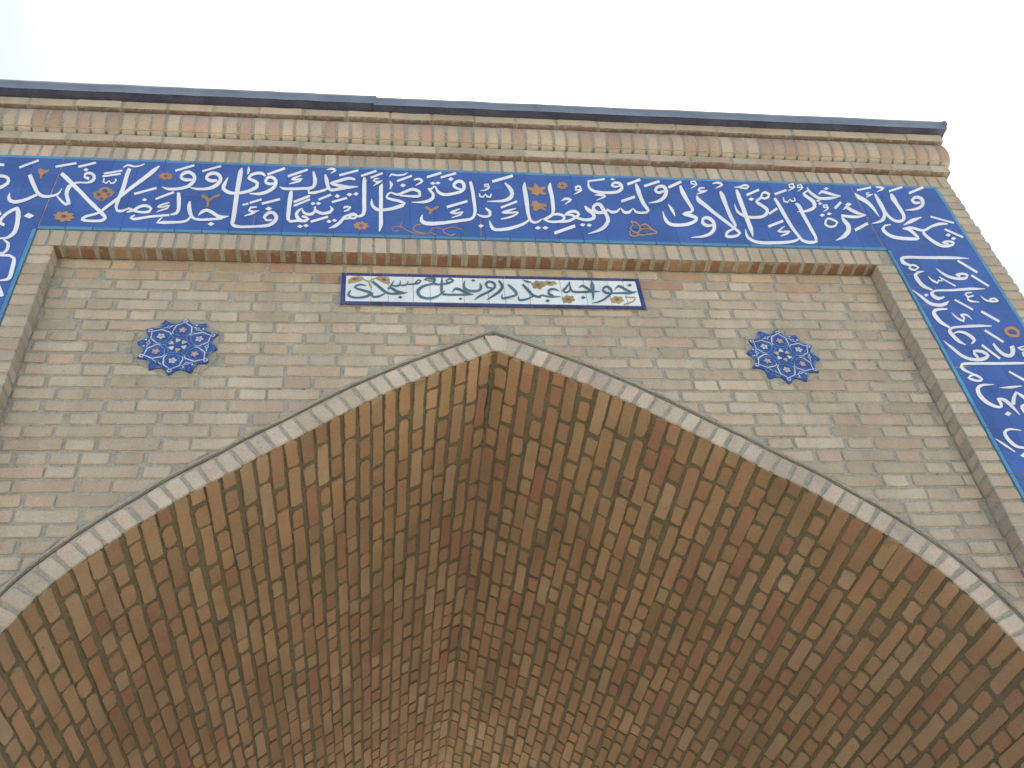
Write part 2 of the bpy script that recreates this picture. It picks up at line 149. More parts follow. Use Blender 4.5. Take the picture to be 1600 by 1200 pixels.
s -227 188 -224 181 -238 174 -232 163 -245 165 -242 148 -264 159 -253 153 -253 133 -245 148 -244 115 -232 126 -243 101 -228 101 -246 89 -232 75 -254 77 -246 55 -268 65 -264 42 -279 59 -277 37 -291 55 -290 35 -304 51 -304 35 -316 48 -317 36 -329 47 -329 38 -342 45 -342 40
d -249 203 -234 192 -221 208 -236 219
d -224 207 -209 196 -196 212 -211 223
m -261 247 -264 266 -187 288 -190 308
m -193 247 -195 266 -114 288 -117 308
d -158 242 -143 228 -129 249 -144 263
s -54 227 -40 233 -53 207 -38 214 -51 188 -35 195 -50 168 -34 175 -49 147 -32 153 -48 122 -31 127 -48 95 -30 100 -47 68 -30 72 -46 44 -30 48 -45 17 -30 21 -45 -4 -30 -3 -47 -23 -32 -25 -50 -40 -37 -47 -54 -55 -44 -67 -62 -66 -57 -84 -72 -72 -70 -92 -86 -76 -85 -97 -102 -79 -102 -101 -121 -84 -120 -106 -143 -89 -142 -112 -168 -95 -167 -119 -193 -101 -192 -126 -215 -104 -214 -131 -234 -107 -233 -135 -250 -108 -251 -137 -265 -108 -266 -138 -275 -107 -280 -136 -287 -100 -299 -124 -291 -93 -307 -101 -292 -79 -303 -75 -290 -56 -294 -54
m -173 1 -175 21 -70 54 -72 73
s -110 6 -108 0 -124 0 -121 -11 -137 -7 -134 -22 -152 -16 -149 -31 -163 -31 -155 -30 -151 -42 -149 -28 -133 -43 -133 -28 -119 -37 -120 -25 -105 -30 -105 -19 -99 -24 -93 -19 -113 -38 -108 -51 -124 -47 -122 -59 -139 -57 -137 -66 -154 -68 -153 -73
o -280 3 -272 16 -259 9 -248 -5 -225 18 -210 20 -214 3 -241 -17 -257 -51 -263 -46 -258 -21 -271 -6
t -405 -173 -402 -180 -418 -185 -418 -193 -433 -177 -436 -183 -436 -164 -440 -161 -429 -159 -431 -151 -418 -154 -418 -146 -407 -154 -406 -145 -395 -158 -393 -150 -387 -164 -384 -157 -378 -173 -376 -166 -368 -182 -366 -174 -357 -189 -355 -182 -345 -196 -343 -188 -331 -201 -330 -193 -320 -204 -320 -195 -309 -205 -308 -197 -297 -205 -297 -197 -287 -204 -287 -196 -269 -200 -270 -192 -256 -191 -259 -186 -251 -166 -255 -160 -241 -160 -242 -152 -227 -157 -227 -149 -214 -163 -212 -155 -198 -169 -198 -160 -186 -164 -187 -156 -174 -156 -175 -148 -164 -150 -164 -142 -151 -148 -150 -139 -139 -149 -137 -141 -125 -156 -123 -148 -110 -165 -108 -157
t -391 -111 -387 -114 -396 -127 -392 -130 -399 -144 -394 -142 -390 -163 -386 -158
t -296 -128 -297 -136 -312 -128 -312 -137 -327 -132 -325 -139 -341 -158 -336 -160 -338 -175 -334 -171 -328 -189 -326 -182 -316 -194 -315 -186 -302 -197 -301 -189 -287 -200 -286 -192
t -259 -194 -256 -186 -233 -210 -231 -202
t -202 -168 -197 -164 -197 -192 -192 -186 -183 -205 -180 -196 -167 -212 -166 -203 -154 -208 -155 -199 -141 -201 -143 -192
g -432 -71 -403 -58 -373 -69 -384 -94 -410 -95
g -109 -153 -87 -167 -67 -202 -89 -200 -114 -177
o -544 -156 -548 -161 -557 -163 -557 -170 -559 -177 -567 -178 -575 -174 -580 -180 -587 -182 -593 -179 -595 -171 -604 -172 -611 -169 -612 -163 -607 -156 -614 -152 -617 -145 -613 -140 -604 -138 -605 -131 -602 -124 -594 -123 -586 -127 -581 -121 -574 -118 -568 -122 -565 -130 -557 -129 -550 -132 -549 -138 -554 -145 -547 -150
e -572 -150 -574 -156 -580 -159 -587 -157 -589 -151 -587 -145 -581 -142 -574 -144
s 11 8 17 19 20 -9 29 7 26 -21 41 -8 27 -38 39 -48 21 -42 24 -62 10 -46 9 -66 0 -46 -4 -65 -11 -43 -15 -59 -20 -39 -24 -51 -30 -34 -32 -40
d -32 -132 -17 -143 -2 -127 -18 -116
s -11 132 -3 132 -12 104 -4 114 9 94 8 108 21 118 22 132 26 99 32 113 46 98 42 111 54 130 48 133
s 41 195 39 187 27 202 19 191 27 205 21 215 38 207 45 220 39 186 48 182 34 179 38 166 24 170 25 157 11 163 11 154 -4 157 -4 153
m 64 226 62 248 174 282 172 305
s 123 224 129 234 129 207 138 222 135 191 148 210 140 177 156 196 145 156 164 170 147 140 166 141 143 126 159 111 135 112 146 88 125 101 129 75 111 92 112 68 101 87 101 65 90 84 89 64 77 80 76 64 65 78 64 64 52 75 51 64 39 73 38 65 26 71 25 65
m 91 12 88 28 176 67 174 84
s 164 22 165 15 152 17 153 7 139 12 141 -1 127 7 129 -8 113 1 115 -15 99 -6 101 -21 89 -19 99 -17 99 -28 102 -12 114 -28 116 -12 130 -27 131 -11 146 -24 147 -9 162 -20 163 -6 168 -16 176 -10 162 -21 167 -31 146 -35 149 -49 131 -44 133 -60 115 -52 116 -67 104 -58 105 -71 93 -63 93 -73 82 -68 82 -75
s 26 -85 28 -84 24 -112 34 -108 25 -138 40 -126 33 -158 44 -138 49 -167 53 -144 64 -167 65 -144 81 -165 82 -141 99 -161 99 -137 116 -157 115 -132 132 -150 130 -127 146 -143 144 -120 160 -135 158 -113 172 -127 169 -107 186 -118 182 -99 197 -108 193 -91 206 -98 201 -84 216 -85 211 -74 223 -73 219 -64
s 225 239 231 238 213 203 233 205 211 175 233 182 211 142 234 149 211 107 234 114 211 75 233 81 211 44 232 49 211 13 230 18 211 -16 229 -11 212 -41 229 -33 217 -73 231 -61 226 -92 236 -75 238 -102 243 -82 254 -99 253 -82 266 -90 263 -76 278 -76 275 -66 290 -62 288 -56
s 357 244 363 241 349 228 362 225 342 203 363 206 341 182 363 191 343 161 364 171 344 138 364 147 344 115 364 121 344 88 363 93 342 58 361 62 341 29 359 32 339 8 355 6 334 -16 345 -25 327 -32 333 -44 316 -46 319 -57 304 -57 305 -66
s 292 -67 290 -57 306 -56 304 -45 321 -44 319 -32 334 -36 332 -21 350 -29 350 -11 364 -28 367 -7 379 -32 386 -12 389 -39 401 -25 389 -48 401 -51 383 -59 390 -74 375 -64 376 -83 361 -69 360 -88 347 -71 345 -91 336 -72 332 -91 324 -71 320 -89 315 -68 310 -85 304 -62 298 -76 293 -55 289 -66
s 401 -26 399 -18 414 -17 411 -2 427 -9 425 12 442 -4 444 20 455 -4 462 19 462 -10 474 7 464 -15 478 -16 459 -22 466 -37 445 -37 450 -53 435 -45 439 -63 425 -53 427 -73 413 -60 414 -81 402 -64 402 -85 390 -68 389 -87 378 -73 377 -88 366 -77 365 -90
s 399 -28 400 -19 415 -28 417 -13 429 -30 434 -11 440 -39 448 -20 452 -51 460 -31 465 -59 472 -39 478 -65 484 -44 492 -69 496 -47 507 -69 509 -46 526 -65 526 -41 546 -52 536 -34 556 -26 537 -28 554 1 535 -17 546 17 530 -8 536 31 520 4 528 41 512 17 521 50 508 34 514 58 507 50
d 240 -136 257 -147 273 -130 256 -118
d 276 -134 293 -146 309 -128 293 -116
d 464 -102 478 -113 494 -97 479 -86
d 498 -102 511 -113 525 -97 512 -86
m 333 -180 331 -158 442 -119 440 -96
s 399 89 398 96 417 99 416 119 433 99 438 122 441 101 454 108 437 100 443 86 424 82 427 73 410 64 411 60
s 508 197 507 187 495 196 494 182 489 195 480 182 490 208 482 217 497 210 498 229 505 212 513 227 505 190 516 184 498 181 501 168 482 165 484 156 467 149 467 146
o 238 201 256 196 268 196 278 234 290 221 298 201 333 210 326 186 309 175 330 150 317 136 294 148 280 127 270 140 250 142 260 162 238 181
o 235 53 249 53 250 83 272 87 282 68 322 60 317 38 298 37 313 18 306 5 285 23 259 -1 247 12 253 34
o 448 217 443 211 435 209 435 201 432 195 426 193 420 197 415 191 408 188 404 192 403 200 397 199 391 202 391 208 396 216 391 221 390 227 394 233 402 235 402 243 405 250 412 251 417 247 423 253 429 256 433 252 434 244 441 245 446 243 446 236 441 228 446 224
e 426 222 423 216 417 213 413 215 411 222 414 228 420 231 425 229
m 556 261 557 276 647 282 649 301
s 557 275 564 276 553 255 562 255 549 233 560 236 549 212 561 222 554 194 566 210 563 180 574 200 576 169 584 193 589 164 596 189 604 162 610 186 620 161 625 185 636 161 640 185 651 161 655 186 667 163 670 188 683 166 685 191 697 171 696 195 719 188 711 209 734 214 718 220 736 243 719 231 729 264 716 243 715 274 707 251 698 274 697 253 681 260 687 244 670 236 683 240 679 221 686 239 694 219 697 235 710 225 710 239 726 234 726 245
d 676 290 689 281 703 295 690 303
s 573 146 574 152 587 144 589 159 600 141 604 163 617 139 624 160 622 141 634 142 619 141 622 127 607 130 608 119 591 118 592 110 577 107 577 101
s 626 37 629 27 613 28 616 11 600 20 601 -3 585 16 582 -10 572 15 564 -10 563 25 549 4 559 35 541 26 561 44 547 53 566 54 559 74 575 59 576 86 582 58 594 85 585 51 602 70 588 35 607 52 592 19 610 35 597 -3 615 13 601 -25 619 -10 603 -44 622 -35 602 -60 620 -63 596 -73 610 -86 587 -89 598 -107 577 -104 585 -125 566 -116 571 -138 554 -126 557 -147 541 -137 542 -155 530 -145 531 -160 518 -152 518 -164 506 -160 506 -168 494 -168 494 -171
s 617 29 623 40 625 12 634 28 636 -2 644 21 653 -1 655 22 671 9 667 26 683 30 679 39 690 43 691 50 691 28 699 37 695 5 706 24 710 -3 716 21 729 1 726 22 744 25 739 35 752 41 754 49 754 30 762 39 758 10 768 26 771 2 777 22 785 1 790 20 798 2 801 22 811 4 814 25
s 801 257 812 264 798 232 817 243 796 205 820 219 796 184 821 198 798 160 820 174 800 138 821 151 802 116 822 131 804 96 824 112 808 76 827 94 813 57 831 75 819 40 836 56 823 35 837 32 811 17 817 6
m 760 241 759 263 837 287 836 310
m 704 93 703 114 782 135 782 157
m 846 230 846 251 937 278 937 299
m 973 224 972 247 1054 280 1053 303
s 942 212 944 195 927 203 927 182 916 199 910 174 909 204 896 184 907 210 891 206 911 217 902 232 921 227 919 251 933 231 938 259 942 229 956 256 945 217 965 234 945 199 965 203 941 186 959 180 934 170 949 156 926 155 937 136 917 143 923 120 905 132 907 109 892 121 892 101 876 112 875 96 859 105 858 94 842 97 841 92
s 1034 252 1045 259 1031 233 1048 242 1029 213 1050 226 1028 191 1053 209 1030 170 1055 189 1034 148 1057 166 1039 124 1059 142 1043 103 1062 120 1048 79 1066 95 1052 58 1069 71 1053 49 1068 46 1048 41 1051 22 1034 36 1032 13 1016 30 1015 6 998 12 1014 13 1008 -5 1018 22 1022 -9 1032 19 1034 -14 1046 15 1049 -22 1063 5 1057 -24 1076 -13 1052 -32 1063 -48 1045 -38 1048 -61 1032 -47 1033 -72 1017 -55 1016 -81 1006 -60 1004 -86 994 -63 990 -89 981 -66 976 -92 969 -68 963 -93 956 -68 950 -94 944 -67 937 -94 933 -65 924 -92 926 -61 913 -86 918 -52 903 -73 914 -39 897 -55 910 -24 895 -36 907 -9 895 -15 906 10 898 6 905 29 901 27
s 942 92 945 96 944 72 952 80 945 52 958 64 947 35 963 47 952 12 963 20 957 -9 961 -6
t 724 -64 727 -54 736 -68 740 -57 747 -73 752 -63 755 -83 761 -75 759 -94 766 -89 759 -116 766 -117 752 -132 756 -138 743 -143 743 -153 733 -141 730 -151 724 -133 719 -142 714 -118 707 -120 722 -107 718 -101 733 -87 727 -86 733 -70 726 -75 729 -56 722 -62
t 769 -96 768 -86 783 -87 783 -77 794 -83 797 -72 801 -91 807 -82 808 -104 814 -96 815 -117 821 -109 823 -130 828 -121 835 -141 840 -133 838 -145 844 -148 833 -145 833 -155 820 -148 819 -158 805 -150 804 -161 792 -153 791 -163 774 -159 773 -169 760 -162 758 -172 752 -157 747 -167 744 -150 739 -159
t 759 -128 759 -118 774 -122 775 -111 788 -117 790 -107 800 -118 803 -108 809 -122 814 -112 823 -133 827 -124
t 704 -137 711 -138 698 -165 705 -160 707 -179 712 -169 721 -185 722 -175 735 -179 734 -169 749 -168 747 -159
e 735 -80 747 -80 756 -98 747 -123 731 -124 725 -106
e 777 -91 793 -87 802 -105 781 -109 771 -104
e 760 -141 790 -124 817 -131 794 -149 761 -154
s 1123 277 1120 266 1108 283 1099 272 1109 292 1104 301 1124 293 1132 307 1126 271 1135 269 1119 263 1121 253 1104 249 1105 241 1089 234 1090 231
s 1170 249 1167 238 1154 250 1151 235 1139 247 1141 233 1123 218 1136 225 1134 206 1141 225 1149 204 1153 222 1167 213 1169 225 1176 222 1182 225 1168 221 1168 210 1149 212 1148 196 1131 201 1130 189 1112 189 1111 183
s 1105 170 1112 174 1100 147 1117 159 1100 122 1123 146 1106 108 1127 138 1114 97 1133 127 1123 85 1142 111 1131 71 1149 97 1140 56 1158 80 1149 39 1166 62 1159 23 1175 46 1169 7 1185 29 1179 -9 1194 13 1189 -25 1204 -3 1198 -39 1213 -18 1207 -53 1222 -32 1215 -65 1230 -46 1224 -77 1237 -59 1231 -90 1244 -72 1239 -103 1252 -85 1247 -116 1260 -99 1253 -128 1267 -112 1256 -130 1270 -130 1244 -141 1246 -159 1233 -145 1231 -166 1219 -149 1216 -172 1208 -150 1202 -174 1197 -148 1186 -172 1193 -149 1177 -157 1202 -134 1193 -121 1213 -123 1211 -106 1228 -111 1228 -96 1240 -103 1240 -92 1251 -97 1252 -89
s 1238 213 1250 222 1236 191 1256 206 1234 165 1260 182 1234 146 1260 162 1234 125 1259 139 1235 102 1258 115 1236 79 1257 92 1236 56 1257 69 1236 31 1257 44 1237 8 1258 21 1238 -14 1258 1 1242 -38 1260 -24 1246 -59 1262 -47 1248 -72 1262 -69 1241 -99 1246 -100
s 1218 276 1219 288 1234 281 1237 298 1247 282 1254 304 1258 277 1270 297 1262 275 1275 275 1257 271 1260 257 1241 257 1242 247 1225 242 1225 237
s 1139 -63 1137 -79 1124 -67 1121 -87 1112 -67 1103 -91 1103 -58 1088 -81 1098 -49 1080 -60 1103 -29 1094 -15 1110 -27 1114 -1 1121 -28 1133 0 1130 -38 1147 -14 1137 -53 1156 -37 1136 -73 1156 -66 1131 -94 1149 -98 1126 -106 1139 -119 1117 -119 1126 -137 1107 -131 1111 -152 1095 -141 1096 -162 1081 -149 1080 -170 1064 -157 1062 -175 1050 -162 1048 -177 1035 -166 1033 -178 1019 -170 1018 -178 1003 -175 1003 -179
s 1330 256 1331 262 1344 254 1346 265 1359 256 1361 270 1375 265 1376 280 1389 272 1392 289 1400 270 1408 287 1406 269 1417 274 1398 260 1399 246 1387 259 1382 243 1373 260 1367 245 1363 264 1357 251 1354 269 1349 259
m 1380 183 1380 202 1461 234 1461 253
d 1380 154 1394 142 1413 161 1399 173
s 1467 206 1469 220 1484 210 1491 233 1491 205 1504 226 1496 200 1512 210 1489 184 1495 170 1472 174 1467 155 1465 179 1454 162 1461 184 1448 178 1473 207 1465 212
s 1457 185 1459 170 1441 172 1444 155 1425 158 1431 142 1411 136 1427 139 1416 112 1432 133 1429 97 1444 119 1436 85 1453 107 1444 72 1462 93 1447 63 1467 75 1444 52 1460 47 1436 40 1446 23 1426 28 1428 6 1410 19 1407 -5 1399 16 1393 -9 1385 14 1379 -10 1371 13 1364 -11 1358 13 1351 -11 1345 14 1337 -9 1335 17 1325 -7 1325 22 1314 0 1316 31 1303 10 1307 42 1293 24 1300 55 1287 42 1297 71 1287 64 1297 92 1290 88 1296 113 1293 111
s 1331 235 1343 241 1327 214 1345 224 1324 187 1347 199 1322 165 1346 178 1321 139 1346 153 1320 111 1345 125 1320 84 1344 98 1319 57 1344 71 1318 30 1343 44 1318 3 1342 17 1317 -21 1342 -8 1317 -44 1341 -30 1317 -66 1341 -52 1316 -86 1341 -72 1317 -104 1340 -92 1318 -123 1335 -116 1319 -141 1330 -137 1320 -159 1324 -157
m 1458 26 1455 42 1516 75 1514 92
m 1425 -80 1425 -60 1517 -29 1518 -9
m 1535 198 1536 217 1611 239 1612 257
s 1298 -97 1301 -96 1293 -116 1301 -114 1288 -136 1300 -131 1286 -156 1301 -145 1291 -178 1306 -160 1303 -193 1316 -173 1311 -200 1323 -179 1321 -206 1332 -183 1334 -211 1343 -187 1349 -214 1358 -189 1369 -215 1377 -190 1393 -214 1400 -189 1418 -212 1425 -188 1441 -210 1448 -186 1463 -207 1469 -184 1484 -204 1490 -181 1504 -200 1509 -178 1522 -194 1525 -174 1540 -185 1540 -167 1553 -173 1552 -160 1565 -162 1564 -151
s 1518 166 1533 179 1519 148 1536 163 1520 131 1539 147 1522 110 1542 126 1523 90 1544 106 1524 66 1546 82 1526 41 1548 57 1528 17 1550 33 1531 -7 1551 8 1533 -32 1553 -17 1536 -57 1555 -41 1539 -80 1558 -64 1544 -103 1561 -87 1549 -125 1565 -110 1554 -145 1569 -131 1559 -160 1573 -147 1562 -178 1577 -162 1568 -188 1582 -168 1582 -198 1594 -175 1600 -202 1609 -178 1622 -200 1627 -176 1647 -187 1637 -174 1657 -145 1641 -152 1658 -126 1641 -138 1657 -105 1639 -118 1656 -78 1636 -92 1654 -52 1635 -66 1653 -21 1633 -35 1651 11 1631 -4 1650 39 1629 24 1650 63 1628 49 1651 85 1628 70 1651 105 1628 89 1650 123 1627 101 1639 135 1625 116 1627 136 1622 126
s 1512 -62 1513 -67 1499 -71 1500 -79 1486 -80 1489 -91 1460 -108 1472 -104 1470 -118 1477 -101 1486 -119 1491 -103 1501 -116 1504 -101 1516 -112 1520 -99 1522 -108 1531 -103 1518 -108 1521 -120 1503 -118 1503 -134 1486 -130 1486 -142 1467 -142 1467 -149
s 1661 278 1657 267 1642 281 1632 268 1642 293 1636 299 1659 300 1667 314 1658 278 1668 275 1650 271 1652 259 1634 257 1635 248 1618 243 1618 237
s 1706 282 1703 273 1686 280 1677 269 1688 291 1683 298 1701 295 1709 308 1702 274 1711 272 1689 259 1691 251 1668 239 1669 235
s 1572 181 1579 184 1565 143 1575 153 1585 134 1587 148 1606 162 1609 173 1608 142 1615 157 1636 155 1630 161 1638 185 1631 182
s 1782 218 1780 226 1802 233 1806 257 1810 230 1822 256 1822 224 1835 249 1837 217 1849 241 1854 211 1864 232 1868 210 1876 226 1883 210 1888 220 1898 210 1900 215
s 1899 212 1898 208 1880 208 1878 197 1862 205 1858 186 1843 202 1837 178 1827 199 1819 174 1809 197 1801 171 1793 195 1784 170 1781 196 1769 171 1767 206 1752 182 1758 220 1742 199 1749 235 1733 216 1742 250 1727 236 1739 264 1728 257 1738 280 1732 277
s 1730 255 1731 245 1710 242 1712 229 1690 221 1704 221 1692 196 1709 215 1702 178 1719 200 1709 165 1727 190 1715 153 1735 178 1719 143 1741 162 1718 126 1741 134 1715 113 1729 102 1705 102 1708 80 1687 90 1686 67 1670 80 1667 59 1652 73 1648 56 1633 67 1630 56 1614 62 1613 58
d 1821 269 1835 260 1854 276 1841 286
d 1745 159 1756 150 1772 164 1761 173
d 1748 134 1758 124 1774 140 1764 150
s 1797 113 1795 104 1785 113 1781 101 1778 114 1768 102 1778 121 1772 129 1791 122 1800 135 1789 101 1797 97 1776 88 1777 79 1755 69 1756 66
m 1833 92 1827 107 1885 149 1880 165
d 1726 35 1739 24 1759 42 1746 53
d 1768 48 1780 38 1799 54 1786 65
s 1757 1 1764 19 1767 1 1775 19 1778 -4 1788 14 1790 -14 1802 2 1798 -22 1811 -18 1782 -43 1784 -57 1768 -48 1764 -66 1753 -49 1745 -67 1745 -43 1733 -58 1741 -34 1727 -41 1751 -11 1742 -4 1757 1 1764 19
s 1872 88 1871 94 1891 101 1898 126 1895 92 1912 117 1905 78 1922 103 1913 69 1930 95 1922 60 1939 87 1933 53 1948 78 1947 49 1958 69 1964 47 1970 60 1980 45 1983 51
s 1981 50 1980 44 1964 47 1961 35 1947 44 1943 27 1932 42 1925 20 1917 42 1908 18 1903 43 1893 18 1889 44 1879 19 1876 45 1866 22 1863 47 1853 26 1849 49 1841 31
s 1844 40 1852 45 1839 16 1854 25 1836 -10 1857 8 1840 -31 1864 -9 1842 -48 1869 -31 1838 -65 1864 -60 1831 -82 1852 -91 1824 -93 1838 -112 1812 -107 1821 -130 1799 -122 1804 -145 1784 -136 1785 -156 1766 -151 1765 -163 1747 -166 1747 -170
d 1896 135 1913 122 1938 143 1920 155
m 1878 -91 1878 -70 1968 -30 1968 -9
s 1984 239 1989 244 1983 214 1999 231 1986 189 2010 218 1995 176 2019 209 2006 165 2029 197 2015 154 2038 181 2022 140 2044 164 2028 124 2049 145 2034 105 2052 122 2038 89 2053 102 2041 72 2053 81 2045 53 2053 59 2049 35 2052 37
s 2093 236 2104 244 2089 212 2106 223 2086 187 2108 202 2084 164 2109 182 2084 142 2110 161 2084 121 2110 139 2084 103 2109 119 2083 80 2107 92 2079 61 2101 64 2069 41 2084 32 2056 23 2064 4 2045 11 2044 -10 2029 1 2026 -16 2009 -9 2007 -21 1988 -19 1987 -23
s 2073 255 2072 249 2051 247 2054 239 2042 226 2052 235 2065 224 2069 236 2086 238 2092 241 2077 236 2076 227 2059 226 2059 215 2035 207 2035 202
m 2004 257 2009 275 2094 288 2098 306
s 2124 298 2129 311 2140 294 2147 311 2156 291 2166 310 2160 293 2175 298 2157 293 2158 279 2138 278 2137 268 2118 263 2117 258
m 2186 259 2190 278 2278 302 2282 322
s 2185 243 2199 251 2177 221 2202 236 2172 197 2204 219 2173 181 2204 204 2176 164 2203 185 2178 143 2202 161 2179 121 2203 139 2181 95 2204 112 2182 70 2204 85 2181 52 2202 60 2175 33 2190 26 2168 25 2170 4 2155 18 2148 -7 2140 17 2127 -7 2128 24 2113 3 2118 36 2102 18 2112 52 2096 37 2109 69 2093 57 2106 93 2099 88
e 1759 -13 1775 -7 1787 -21 1773 -39 1755 -41
m 2294 245 2297 266 2399 304 2402 326
s 2332 185 2328 169 2316 181 2309 159 2305 180 2291 155 2300 189 2280 169 2299 195 2282 195 2306 201 2303 221 2318 209 2326 236 2329 206 2346 235 2336 198 2360 222 2336 184 2360 196 2332 169 2350 166 2323 155 2332 139 2308 141 2309 119 2291 130 2286 107 2269 120 2264 101 2253 115 2248 99 2235 110 2231 99 2218 105 2215 99
s 2157 -30 2157 -26 2177 -22 2177 -8 2196 -14 2197 10 2216 -4 2219 26 2232 6 2236 34 2250 18 2253 39 2268 31 2270 44 2286 43 2287 49
s 2092 -21 2090 -28 2074 -22 2071 -34 2056 -26 2057 -40 2024 -61 2042 -61 2023 -89 2044 -72 2031 -110 2050 -89 2038 -121 2056 -98 2047 -130 2064 -106 2058 -138 2074 -112 2071 -143 2085 -117 2085 -146 2098 -120 2100 -149 2113 -122 2113 -150 2125 -124 2126 -151 2138 -124 2140 -152 2152 -125 2153 -152 2164 -125 2169 -151 2180 -126 2186 -149 2192 -127 2204 -137 2193 -130 2207 -111 2190 -126 2201 -91 2183 -109 2197 -77 2178 -95 2192 -62 2173 -82 2183 -50 2168 -73 2164 -48 2155 -65 2144 -51 2140 -60
s 2143 -59 2145 -52 2157 -56 2160 -45 2171 -55 2176 -38 2182 -54 2191 -34 2197 -59 2209 -38 2212 -66 2225 -45 2223 -71 2236 -51 2236 -76 2246 -56 2252 -76 2258 -56 2272 -66 2272 -48 2292 -51 2291 -34 2310 -39 2312 -20 2328 -31 2332 -9 2346 -24 2352 0 2362 -19 2370 5 2377 -15 2386 6 2392 -13 2399 4 2407 -10 2412 2
m 2334 47 2343 62 2442 -4 2452 11
s 2246 -61 2255 -58 2239 -79 2253 -74 2235 -99 2253 -87 2238 -117 2256 -100 2245 -134 2263 -115 2250 -147 2269 -127 2257 -161 2276 -140 2265 -174 2284 -151 2274 -185 2292 -161 2284 -195 2301 -171 2296 -201 2311 -177 2311 -204 2323 -179 2327 -202 2336 -178 2343 -198 2348 -176 2366 -184 2364 -168 2384 -162 2369 -165 2377 -146 2365 -164 2360 -142 2352 -160 2334 -147 2330 -164 2309 -163 2321 -163 2322 -175 2330 -162 2343 -179 2349 -168
d 2357 -102 2369 -114 2389 -96 2378 -84
d 2373 -131 2385 -142 2407 -124 2394 -113
m 2367 -60 2379 -44 2441 -124 2453 -108
s 2408 -282 2406 -286 2389 -279 2385 -288 2371 -276 2365 -290 2352 -273 2343 -292 2327 -272 2318 -293 2297 -271 2287 -294 2262 -272 2252 -295 2226 -274 2217 -296 2193 -275 2184 -296 2162 -275 2153 -296 2132 -275 2123 -296 2104 -275 2096 -296 2082 -276 2075 -297 2057 -280 2054 -302 2037 -296 2053 -303 2030 -334 2054 -316 2039 -345 2057 -323 2051 -351 2064 -331 2063 -354 2073 -338 2076 -357 2083 -344
s 2079 -352 2089 -337 2094 -359 2105 -345 2103 -366 2114 -365 2085 -377 2082 -392 2072 -373 2063 -388 2065 -368 2052 -374 2071 -360 2066 -351 2079 -352 2089 -337
m 2332 -311 2345 -296 2397 -400 2411 -385
m 2357 -421 2369 -408 2413 -501 2425 -489
s 2197 -370 2200 -367 2201 -385 2208 -378 2205 -400 2215 -389 2211 -414 2224 -400 2218 -425 2232 -409 2227 -436 2241 -417 2238 -444 2252 -424 2253 -449 2265 -429 2268 -453 2280 -432 2284 -455 2294 -433 2306 -453 2313 -431 2329 -444 2326 -428 2350 -412 2335 -419 2342 -401 2330 -418 2327 -397 2318 -415 2305 -399 2298 -417 2279 -411 2291 -414 2283 -426 2295 -412 2296 -433 2305 -420
s 2130 -431 2134 -428 2132 -447 2139 -441 2135 -463 2145 -453 2145 -478 2156 -464 2161 -486 2162 -472 2174 -465 2174 -453 2193 -468 2189 -460 2196 -442 2191 -445
m 2185 -439 2191 -431 2241 -506 2249 -496
s 2128 -390 2127 -394 2111 -389 2107 -402 2092 -392 2092 -410 2063 -417 2078 -422 2056 -447 2079 -434 2058 -472 2081 -456 2060 -487 2082 -469 2064 -502 2085 -482 2071 -514 2090 -493 2083 -524 2097 -504 2097 -530 2108 -515 2110 -537 2118 -526
s 2393 -512 2391 -516 2373 -510 2369 -519 2354 -508 2348 -522 2334 -507 2327 -525 2313 -507 2305 -527 2291 -510 2283 -530 2268 -513 2261 -532 2244 -517 2238 -535 2221 -521 2215 -537 2196 -523 2190 -538 2170 -524 2164 -539 2147 -526 2141 -540 2127 -528 2124 -542 2094 -549 2108 -555 2089 -572 2110 -558 2094 -587 2113 -568 2103 -599 2120 -575 2118 -604 2128 -580 2138 -595 2140 -579 2156 -582 2157 -574
d 2054 -570 2064 -580 2081 -566 2071 -557
s 2009 -533 2012 -530 2014 -546 2020 -540 2020 -558 2027 -550 2025 -571 2035 -560 2030 -584 2043 -571 2036 -597 2050 -583 2041 -612 2056 -597 2047 -625 2063 -609 2055 -637 2070 -617 2068 -646 2082 -624 2083 -650 2096 -627 2099 -652 2108 -628 2121 -648 2127 -624 2142 -639 2142 -618 2166 -611 2166 -607
s 2312 -541 2309 -548 2295 -541 2291 -552 2278 -544 2278 -555 2264 -561 2275 -558 2270 -583 2279 -570 2289 -579 2292 -567 2308 -572 2311 -561
s 2270 -577 2279 -575 2262 -601 2274 -593 2273 -615 2283 -601 2286 -616 2292 -604 2301 -616 2305 -607 2316 -615 2318 -610
s 2343 -567 2346 -565 2345 -583 2351 -578 2349 -598 2358 -589 2360 -608 2368 -596 2374 -613 2382 -600 2389 -614 2395 -600 2405 -612 2409 -599 2421 -604 2414 -600 2421 -587 2410 -598 2410 -578 2402 -591 2392 -581 2389 -593 2374 -592 2382 -592 2387 -604 2392 -597
m 2195 -602 2205 -591 2258 -673 2268 -661
m 2293 -684 2306 -670 2354 -754 2367 -739
m 2254 -813 2266 -800 2311 -891 2323 -879
s 2144 -692 2147 -689 2146 -705 2152 -700 2149 -718 2157 -712 2153 -730 2162 -721 2163 -746 2174 -733 2180 -754 2180 -740 2200 -722 2187 -727 2195 -708 2182 -719 2190 -706 2181 -703 2196 -708 2202 -694 2210 -711 2219 -699 2216 -717 2225 -709 2222 -727 2227 -722 2227 -737 2230 -735
s 2137 -661 2132 -671 2121 -660 2115 -673 2105 -659 2099 -675 2089 -661 2085 -678 2068 -667 2070 -685 2049 -686 2065 -690 2042 -712 2065 -700 2044 -734 2067 -718 2047 -747 2069 -730 2051 -758 2071 -741 2057 -770 2075 -752 2067 -780 2081 -763 2078 -789 2090 -775 2090 -797 2098 -787
